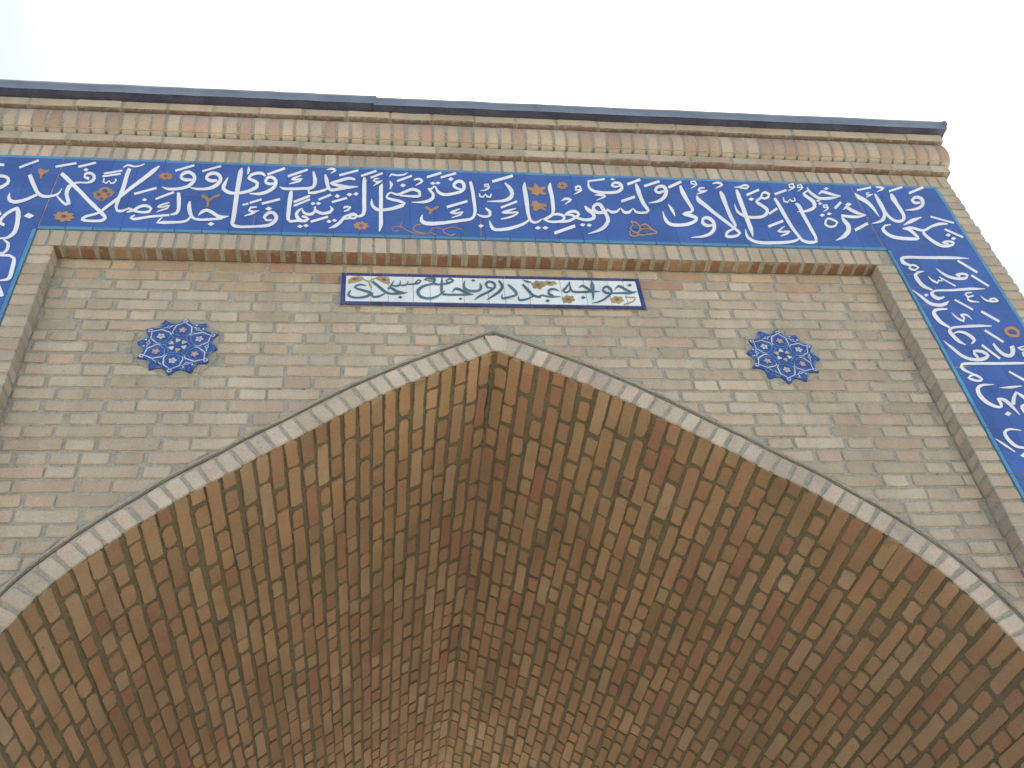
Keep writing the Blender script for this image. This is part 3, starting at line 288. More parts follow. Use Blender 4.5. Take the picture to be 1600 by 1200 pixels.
s 2309 -774 2305 -782 2292 -773 2287 -784 2276 -771 2270 -785 2259 -770 2252 -787 2241 -770 2233 -788 2219 -771 2211 -790 2195 -773 2188 -792 2173 -776 2166 -794 2153 -778 2147 -795 2134 -781 2128 -797 2120 -783 2115 -799 2106 -787 2105 -802 2087 -798 2094 -810 2073 -818 2091 -815 2072 -835 2092 -821 2075 -849 2095 -833 2079 -861 2099 -845 2084 -877 2103 -861 2092 -892 2109 -876 2101 -899 2113 -885 2111 -904 2119 -895 2122 -909 2125 -905
s 2090 -838 2091 -832 2106 -831 2108 -822 2121 -827 2126 -814 2135 -830 2144 -814 2147 -836 2160 -819 2156 -847 2172 -830 2163 -859 2181 -843 2168 -871 2188 -857 2170 -877 2186 -877 2165 -884 2170 -893 2152 -897 2154 -902
t 2360 -812 2362 -795 2375 -805 2376 -787 2388 -798 2393 -779 2398 -796 2408 -776 2405 -801 2421 -783 2412 -810 2429 -794 2416 -817 2434 -808 2409 -833 2415 -846 2399 -833 2390 -852 2384 -831 2371 -850 2377 -826 2361 -843 2372 -818 2355 -832 2370 -797 2352 -810
e 2380 -808 2398 -807 2403 -819 2383 -830 2373 -822
s 2026 -881 2029 -878 2030 -894 2036 -889 2034 -907 2043 -899 2038 -920 2050 -909 2043 -933 2057 -920 2049 -946 2064 -933 2055 -960 2070 -946 2062 -973 2077 -959 2070 -985 2084 -969 2079 -993 2093 -976 2089 -1000 2101 -982 2099 -1005 2111 -986 2111 -1008 2121 -989 2123 -1010 2133 -990 2136 -1011 2145 -989 2150 -1010 2158 -988 2163 -1008 2168 -985 2189 -996 2186 -978 2210 -974 2193 -974 2207 -953 2190 -969 2193 -940 2180 -958 2179 -936 2169 -955 2163 -935 2155 -953 2144 -939 2151 -951 2133 -967 2150 -959 2137 -980 2152 -970 2143 -993 2155 -984
m 2196 -911 2208 -899 2245 -998 2257 -987
s 2256 -899 2268 -891 2256 -913 2270 -904 2256 -927 2272 -917 2258 -941 2275 -928 2263 -955 2280 -940 2269 -967 2286 -951 2277 -977 2293 -958 2292 -985 2304 -963 2311 -983 2312 -962 2331 -968 2317 -956 2346 -947 2323 -946 2354 -925 2328 -932 2358 -905 2333 -913
s 2414 -906 2412 -911 2398 -909 2396 -917 2382 -913 2380 -923 2365 -922 2376 -922 2380 -941 2388 -927 2394 -938 2398 -925 2410 -933 2412 -920 2425 -928 2427 -915
s 2398 -937 2399 -943 2374 -952 2383 -955 2369 -979 2382 -969 2381 -985 2389 -971 2394 -987 2402 -974
s 2385 -1010 2379 -1024 2341 -1011 2334 -1026 2297 -1012 2289 -1028 2254 -1013 2246 -1030 2215 -1014 2207 -1031 2179 -1014 2171 -1031 2145 -1015 2138 -1031 2115 -1015 2108 -1032 2092 -1016 2086 -1032 2067 -1018 2063 -1034 2052 -1023 2057 -1036 2034 -1050 2052 -1044 2039 -1067 2055 -1052 2050 -1078 2063 -1065 2060 -1084 2069 -1072 2071 -1089 2078 -1080 2081 -1094 2087 -1087
s 2080 -1100 2090 -1087 2090 -1106 2101 -1094 2099 -1116 2111 -1106 2103 -1121 2114 -1121 2099 -1123 2099 -1135 2086 -1124 2079 -1137 2074 -1120 2065 -1133 2060 -1113 2050 -1125 2055 -1111 2043 -1113 2064 -1105 2063 -1094 2080 -1100 2090 -1087
m 2253 -1076 2262 -1067 2316 -1149 2329 -1135
s 2163 -1172 2164 -1170 2178 -1174 2180 -1168 2192 -1175 2197 -1165 2207 -1176 2213 -1162 2222 -1176 2228 -1160 2236 -1173 2242 -1159 2251 -1169 2254 -1159 2265 -1165 2267 -1158 2279 -1161 2280 -1158
s 2151 -1151 2150 -1154 2137 -1150 2135 -1156 2123 -1149 2119 -1158 2109 -1148 2105 -1160 2096 -1149 2094 -1163 2075 -1156 2079 -1171 2057 -1172 2072 -1179 2049 -1188 2070 -1186 2045 -1205 2067 -1197 2044 -1222 2066 -1210 2046 -1234 2068 -1219 2050 -1245 2070 -1230 2055 -1256 2074 -1240 2061 -1266 2079 -1249 2069 -1274 2085 -1257 2078 -1281 2092 -1265 2087 -1287 2100 -1271 2096 -1291 2107 -1275 2113 -1293 2118 -1278 2129 -1286 2123 -1277 2138 -1269 2123 -1273 2140 -1253 2123 -1262 2137 -1241 2123 -1250 2133 -1231 2123 -1237
s 2126 -1239 2131 -1231 2138 -1244 2147 -1230 2148 -1251 2162 -1234 2153 -1258 2170 -1242 2157 -1268 2176 -1253 2163 -1281 2181 -1267 2168 -1292 2184 -1280 2174 -1304 2186 -1296 2180 -1318 2188 -1312 2185 -1331 2190 -1327
s 2232 -1192 2238 -1195 2220 -1204 2229 -1210 2208 -1218 2220 -1224 2196 -1232 2212 -1236 2185 -1252 2203 -1253 2177 -1271 2193 -1272
s 2228 -1196 2234 -1190 2234 -1207 2243 -1198 2239 -1218 2252 -1206 2244 -1228 2260 -1215 2249 -1239 2265 -1226 2254 -1250 2269 -1238 2259 -1260 2273 -1249
d 2120 -1324 2133 -1336 2155 -1320 2142 -1308
s 2265 -1257 2262 -1271 2249 -1261 2246 -1276 2232 -1266 2231 -1281 2215 -1277 2225 -1284 2208 -1294 2225 -1289 2209 -1309 2225 -1300 2210 -1322 2227 -1313 2211 -1334 2227 -1326 2213 -1346 2227 -1338 2214 -1358 2228 -1350
s 2155 -1414 2153 -1417 2143 -1411 2140 -1416 2130 -1407 2126 -1415 2118 -1404 2113 -1414 2106 -1403 2102 -1415 2085 -1409 2087 -1422 2067 -1425 2081 -1428 2061 -1447 2079 -1439 2063 -1467 2081 -1456 2067 -1481 2084 -1469 2073 -1495 2089 -1482 2081 -1506 2095 -1492 2096 -1513 2105 -1500 2112 -1516 2119 -1503 2127 -1517 2133 -1505 2142 -1518 2148 -1505
s 2015 -1462 2018 -1459 2021 -1472 2027 -1467 2027 -1483 2035 -1475 2035 -1494 2045 -1485 2042 -1504 2052 -1494 2051 -1514 2059 -1506 2060 -1524 2067 -1518 2069 -1534 2074 -1530
d 2084 -1552 2098 -1564 2121 -1548 2108 -1535
d 2087 -1584 2099 -1597 2121 -1580 2109 -1568
m 2081 -1648 2077 -1655 2054 -1649 2053 -1651
m 2165 -1424 2167 -1421 2178 -1438 2184 -1431"""
PLAQUE = """s -621 -535 -617 -539 -630 -550 -622 -556 -635 -568 -624 -566 -628 -583 -621 -570 -616 -589 -613 -576 -606 -592 -605 -578 -595 -594 -595 -580 -584 -594 -584 -580 -575 -593 -576 -578 -566 -592 -568 -576 -557 -589 -560 -573 -549 -586 -554 -570 -539 -579 -545 -563 -529 -568 -540 -556 -526 -551 -539 -557 -536 -539 -541 -557 -549 -535 -552 -552 -562 -530 -564 -546 -572 -526 -575 -541 -585 -522 -587 -536 -595 -517 -598 -530 -598 -517 -607 -521 -594 -513 -600 -502 -582 -506 -584 -492 -574 -505 -574 -492 -564 -506 -563 -496 -553 -507 -552 -500
s -528 -482 -521 -468 -521 -492 -513 -478 -513 -502 -505 -487 -505 -511 -497 -497 -498 -520 -490 -506 -490 -530 -482 -515 -483 -539 -475 -524 -476 -547 -469 -533 -469 -554 -463 -539 -457 -561 -454 -546 -444 -563 -443 -550 -435 -564 -435 -550 -425 -564 -425 -549 -414 -563 -415 -547 -404 -561 -405 -546 -395 -559 -396 -545 -386 -556 -387 -545 -377 -552 -377 -545 -368 -548 -368 -544
s -471 -551 -468 -559 -479 -558 -476 -566 -487 -564 -484 -574 -495 -568 -492 -581 -503 -571 -501 -585 -511 -573 -511 -587 -517 -574 -520 -587 -523 -567 -531 -570 -522 -561 -527 -557 -519 -549 -521 -547
s -456 -528 -458 -524 -450 -524 -453 -514 -444 -525 -443 -509 -438 -531 -432 -516 -429 -541 -422 -525 -418 -549 -413 -533 -407 -553 -404 -537 -396 -553 -395 -540 -385 -554 -384 -544
s -454 -528 -458 -523 -446 -516 -450 -509 -438 -502 -444 -496 -432 -486 -437 -482 -428 -469 -430 -468
s -442 -504 -441 -496 -434 -507 -433 -498 -426 -510 -425 -499 -418 -511 -418 -499 -407 -507 -411 -496 -400 -497 -405 -491 -398 -481 -403 -480 -399 -466 -401 -466
s -403 -500 -402 -492 -394 -503 -393 -493 -384 -505 -385 -492 -374 -501 -377 -490 -366 -493 -371 -486 -364 -480 -369 -479 -365 -467 -367 -467
s -369 -495 -369 -487 -359 -495 -359 -485 -348 -494 -349 -483 -339 -493 -340 -481 -329 -491 -331 -478 -321 -487 -323 -476 -313 -483 -317 -473 -303 -462 -309 -465 -312 -456 -313 -465 -323 -456 -321 -465 -334 -474 -327 -475 -329 -486 -326 -482 -323 -494 -322 -492
d -412 -581 -401 -590 -391 -577 -403 -568
s -294 -461 -295 -456 -281 -454 -283 -442 -272 -454 -273 -440 -261 -453 -261 -439 -250 -453 -249 -439 -246 -451 -238 -443 -248 -464 -243 -475 -253 -463 -254 -474 -264 -461 -266 -468 -273 -460 -274 -466 -282 -458 -283 -463 -292 -456 -292 -461
s -235 -477 -234 -485 -245 -479 -244 -488 -255 -480 -255 -491 -265 -481 -264 -494 -275 -484 -273 -498 -287 -488 -285 -503 -299 -493 -295 -509 -309 -501 -303 -517 -318 -510 -309 -525 -326 -522 -314 -534 -331 -538 -316 -540 -329 -555 -315 -548 -323 -571 -312 -558 -314 -583 -306 -566 -304 -588 -300 -570 -293 -591 -291 -574 -282 -593 -281 -576 -271 -592 -271 -576 -261 -590 -263 -575 -252 -586 -255 -571 -243 -580 -246 -567 -236 -575 -239 -563 -226 -566 -230 -556 -218 -557 -223 -548 -212 -549 -216 -540 -205 -540 -209 -533 -201 -532 -204 -527
g -632 -495 -632 -469 -615 -447 -587 -438 -567 -446 -564 -463 -578 -476 -606 -486
g -517 -453 -500 -440 -472 -437 -449 -452 -446 -486 -455 -493 -477 -485 -494 -470
v -618 -467 -604 -456 -587 -456 -590 -465 -606 -469
v -483 -457 -469 -454 -460 -467 -471 -472 -481 -466
t -569 -461 -566 -452 -561 -469 -558 -460 -553 -477 -550 -467 -543 -480 -543 -470 -533 -476 -536 -466 -524 -467 -527 -458 -515 -459 -518 -450
t -546 -477 -539 -473 -543 -490 -536 -486 -539 -504 -532 -499 -535 -516 -528 -510 -530 -527 -524 -522
s -262 -457 -261 -445 -252 -458 -245 -448 -252 -468 -244 -469 -254 -479 -250 -488 -266 -480 -266 -487
s -213 -436 -209 -436 -215 -451 -208 -451 -218 -466 -208 -466 -220 -481 -208 -482 -222 -500 -209 -500 -223 -520 -210 -519 -223 -536 -211 -534 -221 -553 -211 -543 -210 -562 -206 -547 -198 -564 -197 -549 -184 -564 -183 -550 -169 -564 -168 -549 -155 -563 -154 -549 -142 -563 -141 -549 -130 -562 -129 -548 -118 -562 -117 -547 -107 -561 -106 -547 -95 -559 -94 -547 -84 -556 -84 -548 -73 -554 -73 -549
s -260 -488 -259 -480 -252 -491 -250 -481 -241 -494 -240 -482 -231 -494 -231 -482 -220 -493 -220 -481 -208 -491 -209 -479 -198 -489 -199 -476 -187 -486 -189 -472 -178 -481 -181 -468 -165 -472 -169 -461 -156 -458 -164 -459 -165 -445 -169 -456 -178 -441 -178 -453 -197 -458 -189 -460 -192 -473 -186 -466 -183 -484 -180 -479
s -169 -543 -171 -541 -160 -529 -165 -523 -153 -522 -155 -508 -147 -524 -145 -507 -139 -528 -134 -511 -130 -533 -125 -517 -121 -540 -115 -524 -112 -549 -106 -533 -102 -555 -98 -540 -90 -557 -88 -546 -79 -557 -78 -552
d -144 -584 -134 -592 -124 -581 -135 -573
s -109 -456 -106 -457 -114 -470 -108 -472 -119 -485 -109 -487 -121 -501 -108 -496 -116 -520 -105 -505 -105 -531 -98 -513 -96 -536 -91 -517 -85 -539 -82 -520 -74 -539 -73 -521 -63 -538 -63 -520 -51 -534 -53 -517 -41 -528 -47 -514 -32 -513 -44 -506 -30 -495 -44 -497 -34 -481 -42 -485 -40 -469 -42 -470
d -79 -456 -69 -464 -59 -453 -70 -445
s 15 -501 14 -509 3 -499 2 -509 -5 -496 -10 -507 -10 -481 -20 -481 -5 -475 -11 -463 3 -469 3 -453 13 -472 18 -456 20 -479 30 -466 23 -487 35 -483 21 -496 31 -503 16 -504 22 -516 6 -514 11 -528 -5 -525 -1 -539 -15 -532 -11 -546 -25 -538 -22 -553 -36 -545 -32 -560 -46 -553 -41 -566 -56 -564 -52 -574 -65 -576 -62 -582 -73 -588 -72 -591
s 44 -455 52 -447 49 -470 58 -460 53 -484 65 -475 54 -494 68 -493 52 -502 64 -511 47 -512 56 -525 39 -523 47 -538 30 -535 36 -549 19 -546 24 -559 9 -557 12 -568 -1 -567 2 -576 -9 -577 -7 -583 -18 -587 -17 -590
s 85 -484 91 -474 91 -494 98 -482 97 -504 106 -490 103 -514 113 -500 110 -526 120 -512 116 -537 127 -527 118 -542 129 -544 116 -544 121 -557 107 -550 110 -564 96 -556 97 -569 86 -560 87 -574 73 -564 74 -579 62 -567 62 -583 58 -569 51 -581 56 -563 49 -564 58 -547 55 -547
s 152 -481 161 -470 159 -495 169 -484 166 -510 176 -497 173 -524 184 -511 180 -536 190 -524 186 -548 195 -535 194 -557 201 -544 209 -564 212 -551 223 -566 222 -554 234 -556 232 -548 247 -552 246 -544
s 198 -552 200 -559 185 -559 188 -568 173 -567 175 -578 162 -572 163 -585 150 -575 150 -590 139 -577 138 -592 134 -577 127 -588 132 -571 125 -572 132 -557 129 -557
v 156 -441 185 -451 201 -458 197 -465 174 -463
g 261 -482 255 -489 246 -492 243 -500 236 -507 227 -507 221 -500 212 -503 203 -502 200 -494 203 -485 197 -479 195 -471 201 -464 211 -461 214 -452 220 -446 229 -446 236 -453 245 -450 254 -451 257 -459 253 -468 259 -474
v 236 -476 233 -482 227 -485 222 -483 220 -477 223 -471 229 -468 235 -470
s 212 -567 214 -557 230 -568 228 -558 239 -546 236 -544
s 235 -552 236 -545 244 -556 246 -547 253 -560 256 -549 263 -563 266 -551 274 -565 276 -552 286 -565 287 -553 298 -563 299 -553 311 -560 312 -553 324 -558 324 -553
s 324 -517 323 -520 317 -510 314 -517 309 -502 305 -513 300 -497 298 -512 285 -499 286 -514 271 -508 279 -518 265 -540 276 -532 277 -552 283 -539 289 -559 294 -548
d 248 -588 260 -597 273 -583 260 -574
s 379 -446 382 -448 370 -462 374 -466 360 -478 367 -484 353 -489 359 -500 342 -500 348 -513 333 -514 345 -513 348 -534 352 -520 361 -530 359 -517 373 -519 367 -511 378 -503 371 -501 381 -487 376 -486
s 375 -457 379 -456 373 -476 380 -474 372 -493 381 -490 374 -511 383 -503 381 -525 387 -512 391 -529 394 -514 402 -530 404 -515 416 -529 418 -515 428 -529 429 -514 442 -528 443 -513 456 -527 457 -512 469 -525 471 -511 481 -523 483 -511 492 -521 494 -511 504 -519 504 -512 515 -516 515 -513
s 417 -493 416 -489 427 -487 425 -477 435 -485 437 -469 442 -493 450 -477 452 -504 461 -489 460 -511 468 -497 468 -518 475 -506 477 -525 482 -516
d 415 -562 427 -571 441 -558 428 -548
s 481 -441 484 -440 476 -460 489 -456 472 -478 492 -473 472 -493 491 -488 472 -508 489 -504 472 -524 486 -522 471 -541 482 -540 470 -559 478 -559 470 -577 473 -577
s 565 -523 564 -532 555 -521 552 -534 546 -518 541 -533 538 -511 530 -526 533 -506 522 -512 536 -495 529 -487 542 -490 541 -476 550 -488 554 -472 556 -494 565 -481 561 -505 572 -496 562 -514 573 -512 559 -524 567 -531 551 -535 556 -545 539 -548 543 -559 527 -560 531 -570 517 -569 519 -580 506 -576 508 -587 495 -583 496 -593 485 -588 485 -596 474 -592 474 -598 463 -596 463 -600
s 564 -531 566 -521 575 -531 576 -519 586 -531 587 -518 596 -530 598 -517 607 -530 610 -516 619 -530 622 -515 631 -531 634 -514 643 -532 646 -513 655 -530 657 -512 668 -525 668 -511 679 -518 679 -509 690 -511 690 -507
s 583 -504 582 -501 597 -489 593 -481 607 -482 607 -465 611 -485 618 -467 617 -492 627 -476 626 -501 635 -484 634 -506 642 -491 643 -511 650 -498 652 -517 658 -505 661 -522 666 -512
d 647 -469 660 -478 673 -465 661 -456
g 389 -577 383 -584 374 -586 371 -594 364 -600 356 -600 350 -594 341 -597 333 -595 330 -588 334 -580 328 -575 326 -567 332 -561 341 -558 344 -550 351 -544 359 -545 365 -550 374 -548 382 -549 385 -556 381 -565 387 -570
v 365 -572 362 -578 357 -580 351 -578 350 -573 353 -567 359 -565 364 -567
g 616 -575 610 -582 600 -584 597 -591 590 -597 582 -597 576 -591 567 -594 559 -592 556 -586 560 -578 554 -573 552 -566 558 -560 568 -558 571 -550 578 -544 586 -545 592 -550 601 -548 610 -549 612 -556 609 -563 614 -568
v 592 -571 589 -576 583 -578 578 -576 576 -571 579 -566 585 -563 591 -565
g 319 -466 313 -471 302 -472 299 -478 291 -482 281 -482 273 -478 263 -480 253 -479 249 -474 253 -469 245 -465 242 -461 249 -456 260 -454 263 -449 270 -445 281 -445 288 -449 299 -447 309 -448 313 -452 309 -458 317 -461
v 290 -463 287 -467 280 -468 274 -467 271 -464 274 -460 281 -458 288 -459
t 623 -552 626 -543 636 -555 639 -546 649 -558 651 -548 663 -555 664 -546 669 -554 675 -548 666 -562 671 -566 658 -575 660 -582 647 -581 647 -590 633 -587 634 -596 621 -593 622 -602 610 -599 610 -608"""
# ------------------------------------------------------------------ measures (metres; y=0 is the recessed wall, -REC the front face)
REC = .0746
ZT, ZFB, ZFT, ZH = -.3386, -.2298, .3283, .432
W, BI, BO, BE = 1.8994, 1.9974, 2.4821, 2.580
ZC, CH = -.4071, .065
GZ = -5.52; DEP = 6.1
def project(p):
    d = Vector(p)-CAM; z = d.dot(CF)
    if z <= .05: return None
    return 800+FPX*d.dot(CR)/z, 600-FPX*d.dot(CU)/z, z
def shown(p, m=280):
    q = project(p)
    return q is not None and -m < q[0] < 1600+m and -m < q[1] < 1200+m

# ------------------------------------------------------------------ materials
def mat(name):
    m = bpy.data.materials.new(name); m.use_nodes = True
    n = m.node_tree.nodes; l = m.node_tree.links
    return m, n, l, n['Principled BSDF']
def noise(n, l, vec, scale, detail=4, rough=.6):
    t = n.new('ShaderNodeTexNoise'); t.inputs['Scale'].default_value = scale; t.inputs['Detail'].default_value = detail
    t.inputs['Roughness'].default_value = rough; l.new(vec, t.inputs['Vector']); return t.outputs['Fac']
def mth(n, l, op, a, b=None, clamp=False):
    t = n.new('ShaderNodeMath'); t.operation = op; t.use_clamp = clamp
    for i, v in enumerate((a, b)):
        if v is None: continue
        if isinstance(v, (int, float)): t.inputs[i].default_value = v
        else: l.new(v, t.inputs[i])
    return t.outputs[0]
def rng(n, l, v, a, b, c, d):
    t = n.new('ShaderNodeMapRange'); l.new(v, t.inputs[0])
    for i, k in enumerate((a, b, c, d)): t.inputs[i+1].default_value = k
    return t.outputs[0]
def mix(n, l, fac, a, b, mode='MIX'):
    t = n.new('ShaderNodeMix'); t.data_type = 'RGBA'; t.blend_type = mode
    for s, v in ((0, fac), (6, a), (7, b)):
        if isinstance(v, (int, float)): t.inputs[s].default_value = v
        elif isinstance(v, tuple): t.inputs[s].default_value = (*v, 1)
        else: l.new(v, t.inputs[s])
    return t.outputs[2]
def bump(n, l, h, strength, dist, normal=None):
    b = n.new('ShaderNodeBump'); b.inputs['Strength'].default_value = strength; b.inputs['Distance'].default_value = dist
    l.new(h, b.inputs['Height'])
    if normal: l.new(normal, b.inputs['Normal'])
    return b.outputs[0]
def rnd(n, l):
    oi = n.new('ShaderNodeObjectInfo'); g = n.new('ShaderNodeNewGeometry')
    s = mth(n, l, 'ADD', oi.outputs['Random'], g.outputs['Random Per Island'])
    return mth(n, l, 'FRACT', s), g.outputs['Position']
def brick_mat(name, palette, mortar, smear=.5, dark=.0):
    m, n, l, p = mat(name)
    r, pos = rnd(n, l)
    cr = n.new('ShaderNodeValToRGB'); cr.color_ramp.interpolation = 'CONSTANT'; l.new(r, cr.inputs[0])
    el = cr.color_ramp.elements
    for i, c in enumerate(palette):
        e = el[i] if i < 2 else el.new(i/len(palette))
        e.position = i/len(palette); e.color = (*c, 1)
    r2 = mth(n, l, 'FRACT', mth(n, l, 'MULTIPLY', r, 57.31))
    c = mix(n, l, 1.0, cr.outputs[0], rng(n, l, r2, 0, 1, .9, 1.08), 'MULTIPLY')
    big = noise(n, l, pos, 14, 3)
    c = mix(n, l, rng(n, l, big, .40, .66, 0, .8), c, mix(n, l, 1.0, c, (1.08, .9, .84), 'MULTIPLY'))
    fine = noise(n, l, pos, 160, 6, .7)
    c = mix(n, l, 1.0, c, rng(n, l, fine, .25, .75, .76, 1.2), 'MULTIPLY')
    spots = noise(n, l, pos, 75, 2, .5)
    c = mix(n, l, rng(n, l, spots, .68, .76, 0, .55), c, tuple(v*.35 for v in palette[0]))
    soot = noise(n, l, pos, 1.7, 4, .6)
    c = mix(n, l, 1.0, c, rng(n, l, soot, .35, .65, .88, 1.08), 'MULTIPLY')
    mp = n.new('ShaderNodeMapping'); mp.inputs['Scale'].default_value = (9, 3, .8); l.new(pos, mp.inputs[0])
    c = mix(n, l, 1.0, c, rng(n, l, noise(n, l, mp.outputs[0], 1, 4), .35, .65, .92, 1.05), 'MULTIPLY')
    at = n.new('ShaderNodeAttribute'); at.attribute_name = 'edge'
    sm = noise(n, l, pos, 38, 5, .65)
    f = mth(n, l, 'ADD', mth(n, l, 'MULTIPLY', at.outputs['Fac'], .62), mth(n, l, 'MULTIPLY', sm, .9))
    f = rng(n, l, f, .88-.2*smear, 1.14-.2*smear, 0, 1)
    sg = n.new('ShaderNodeNewGeometry')
    mc = mix(n, l, 1.0, mortar, rng(n, l, fine, .25, .75, .75, 1.2), 'MULTIPLY')
    c = mix(n, l, f, c, mc)
    l.new(c, p.inputs['Base Color']); p.inputs['Roughness'].default_value = .93
    p.inputs['Specular IOR Level'].default_value = .2
    h = mth(n, l, 'ADD', mth(n, l, 'MULTIPLY', noise(n, l, pos, 55, 5, .65), 1.0), mth(n, l, 'MULTIPLY', fine, .45))
    l.new(bump(n, l, h, .9, .004), p.inputs['Normal'])
    return m
def mortar_mat(name, c0, c1):
    m, n, l, p = mat(name)
    g = n.new('ShaderNodeNewGeometry'); pos = g.outputs['Position']
    a = noise(n, l, pos, 9, 5); b = noise(n, l, pos, 110, 5, .7)
    c = mix(n, l, rng(n, l, a, .35, .65, 0, 1), c0, c1)
    c = mix(n, l, 1.0, c, rng(n, l, b, .25, .75, .68, 1.25), 'MULTIPLY')
    mp = n.new('ShaderNodeMapping'); mp.inputs['Scale'].default_value = (9, 3, .8); l.new(pos, mp.inputs[0])
    c = mix(n, l, 1.0, c, rng(n, l, noise(n, l, mp.outputs[0], 1, 4), .35, .65, .90, 1.05), 'MULTIPLY')
    pit = noise(n, l, pos, 60, 2)
    c = mix(n, l, rng(n, l, pit, .66, .74, 0, .6), c, (.03, .027, .022))
    l.new(c, p.inputs['Base Color']); p.inputs['Roughness'].default_value = .95; p.inputs['Specular IOR Level'].default_value = .15
    h = mth(n, l, 'ADD', noise(n, l, pos, 45, 5, .7), mth(n, l, 'MULTIPLY', b, .5))
    l.new(bump(n, l, h, 1, .006), p.inputs['Normal'])
    return m
def glaze(name, c, rough=.28, var=.12, wav=.4):
    m, n, l, p = mat(name)
    r, pos = rnd(n, l)
    a = noise(n, l, pos, 6, 4); b = noise(n, l, pos, 150, 4)
    col = mix(n, l, 1.0, c, rng(n, l, r, 0, 1, 1-var, 1+var), 'MULTIPLY')
    col = mix(n, l, 1.0, col, rng(n, l, a, .3, .7, 1-var, 1+var), 'MULTIPLY')
    col = mix(n, l, 1.0, col, rng(n, l, b, .3, .7, .93, 1.06), 'MULTIPLY')
    ch = noise(n, l, pos, 26, 5, .7)
    col = mix(n, l, rng(n, l, ch, .72, .78, 0, .5), col, (.32, .28, .22))
    l.new(col, p.inputs['Base Color']); l.new(rng(n, l, a, .3, .7, rough*.8, rough*1.5), p.inputs['Roughness'])
    l.new(bump(n, l, noise(n, l, pos, 18, 3), wav, .003), p.inputs['Normal'])
    return m
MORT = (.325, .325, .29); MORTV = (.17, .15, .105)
M = {}
M['buff'] = brick_mat('buff_brick', BUFF, MORT, .55)
M['warm'] = brick_mat('unwashed_brick', WARM, MORT, .4)
M['under'] = brick_mat('unwashed_underside', UNDER_SHADE, MORT, .3)  # cornice undersides: shade painted in as a darker brick colour
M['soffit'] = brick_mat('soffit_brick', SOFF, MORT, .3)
M['ring'] = brick_mat('ring_brick', RING, MORT, .5)
M['cornice'] = brick_mat('cornice_brick', CORN, MORT, .6)
M['bull'] = brick_mat('rounded_brick', BULL, MORT, .5)
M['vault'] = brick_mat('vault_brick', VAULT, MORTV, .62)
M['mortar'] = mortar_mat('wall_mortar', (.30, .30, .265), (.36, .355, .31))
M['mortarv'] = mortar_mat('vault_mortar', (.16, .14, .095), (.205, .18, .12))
M['blue'] = glaze('blue_glaze', (.046, .105, .335), .3, .1)
M['sky'] = glaze('pale_blue_glaze', (.075, .23, .42), .35)
M['white'] = glaze('white_glaze', (.66, .70, .76), .35, .05)
M['orange'] = glaze('ochre_glaze', (.36, .20, .10), .4)
M['eye'] = glaze('deep_teal_glaze', (.05, .11, .2), .35)
M['green'] = glaze('dull_green_glaze', (.04, .14, .22), .35)
M['olive'] = glaze('olive_glaze', (.30, .235, .10), .4)
M['violet'] = glaze('violet_glaze', (.10, .09, .24), .4)
M['teal'] = glaze('teal_glaze', (.062, .125, .17), .35, .2)
M['navy'] = glaze('navy_glaze', (.035, .05, .17), .4, .25)
M['cyan'] = glaze('cyan_glaze', (.10, .24, .38), .35)
M['pink'] = glaze('pink_glaze', (.36, .28, .31), .4)
M['gold'] = glaze('gold_glaze', (.38, .35, .24), .4)
M['mblue'] = glaze('cobalt_glaze', (.035, .065, .26), .3, .15)
def metal():
    m, n, l, p = mat('weathered_sheet'); g = n.new('ShaderNodeNewGeometry'); pos = g.outputs['Position']
    a = noise(n, l, pos, 5, 5); b = noise(n, l, pos, 60, 4)
    c = mix(n, l, rng(n, l, a, .35, .65, 0, 1), (.15, .19, .24), (.22, .26, .31))
    c = mix(n, l, rng(n, l, b, .62, .72, 0, .4), c, (.2, .15, .12))
    l.new(c, p.inputs['Base Color']); p.inputs['Roughness'].default_value = .5; p.inputs['Metallic'].default_value = .35
    l.new(bump(n, l, a, .4, .01), p.inputs['Normal']); return m
M['metal'] = metal()
M['tar'] = mortar_mat('dark_felt', (.06, .07, .12), (.09, .10, .16))  # dark colour standing in for the shade beneath the metal coping
def ground_mat():
    m, n, l, p = mat('paved_ground'); g = n.new('ShaderNodeNewGeometry'); pos = g.outputs['Position']
    a = noise(n, l, pos, .6, 6); b = noise(n, l, pos, 30, 5)
    c = mix(n, l, rng(n, l, a, .3, .7, 0, 1), (.30, .27, .22), (.38, .34, .28))
    c = mix(n, l, 1.0, c, rng(n, l, b, .3, .7, .85, 1.12), 'MULTIPLY')
    l.new(c, p.inputs['Base Color']); p.inputs['Roughness'].default_value = .95
    l.new(bump(n, l, b, .5, .01), p.inputs['Normal']); return m
M['ground'] = ground_mat()

# ------------------------------------------------------------------ object helpers
def link(name, me, parent=None, mw=None):
    o = bpy.data.objects.new(name, me); COL.objects.link(o)
    if mw is not None: o.matrix_world = mw
    if parent is not None: o.parent = parent
    return o
def empty(name, label, cat, loc, group=None):
    o = bpy.data.objects.new(name, None); COL.objects.link(o); o.location = loc
    o['label'] = label; o['category'] = cat
    if group: o['group'] = group
    bpy.context.view_layer.update()
    return o
def child(name, me, parent, mw=None):
    """a part whose matrix is given in world space under a parent that only has a translation"""
    o = bpy.data.objects.new(name, me); COL.objects.link(o)
    o.parent = parent
    base = Vector((0, 0, 0)); q = parent
    while q is not None: base += q.location; q = q.parent
    m = (mw.copy() if mw is not None else Matrix.Identity(4))
    m.translation = m.translation-base
    o.matrix_local = m
    return o
def mesh(name, v, f, m, smooth=False):
    me = bpy.data.meshes.new(name); me.from_pydata([tuple(a) for a in v], [], f); me.materials.append(m)
    if smooth: me.polygons.foreach_set('use_smooth', [True]*len(me.polygons))
    me.update(); return me
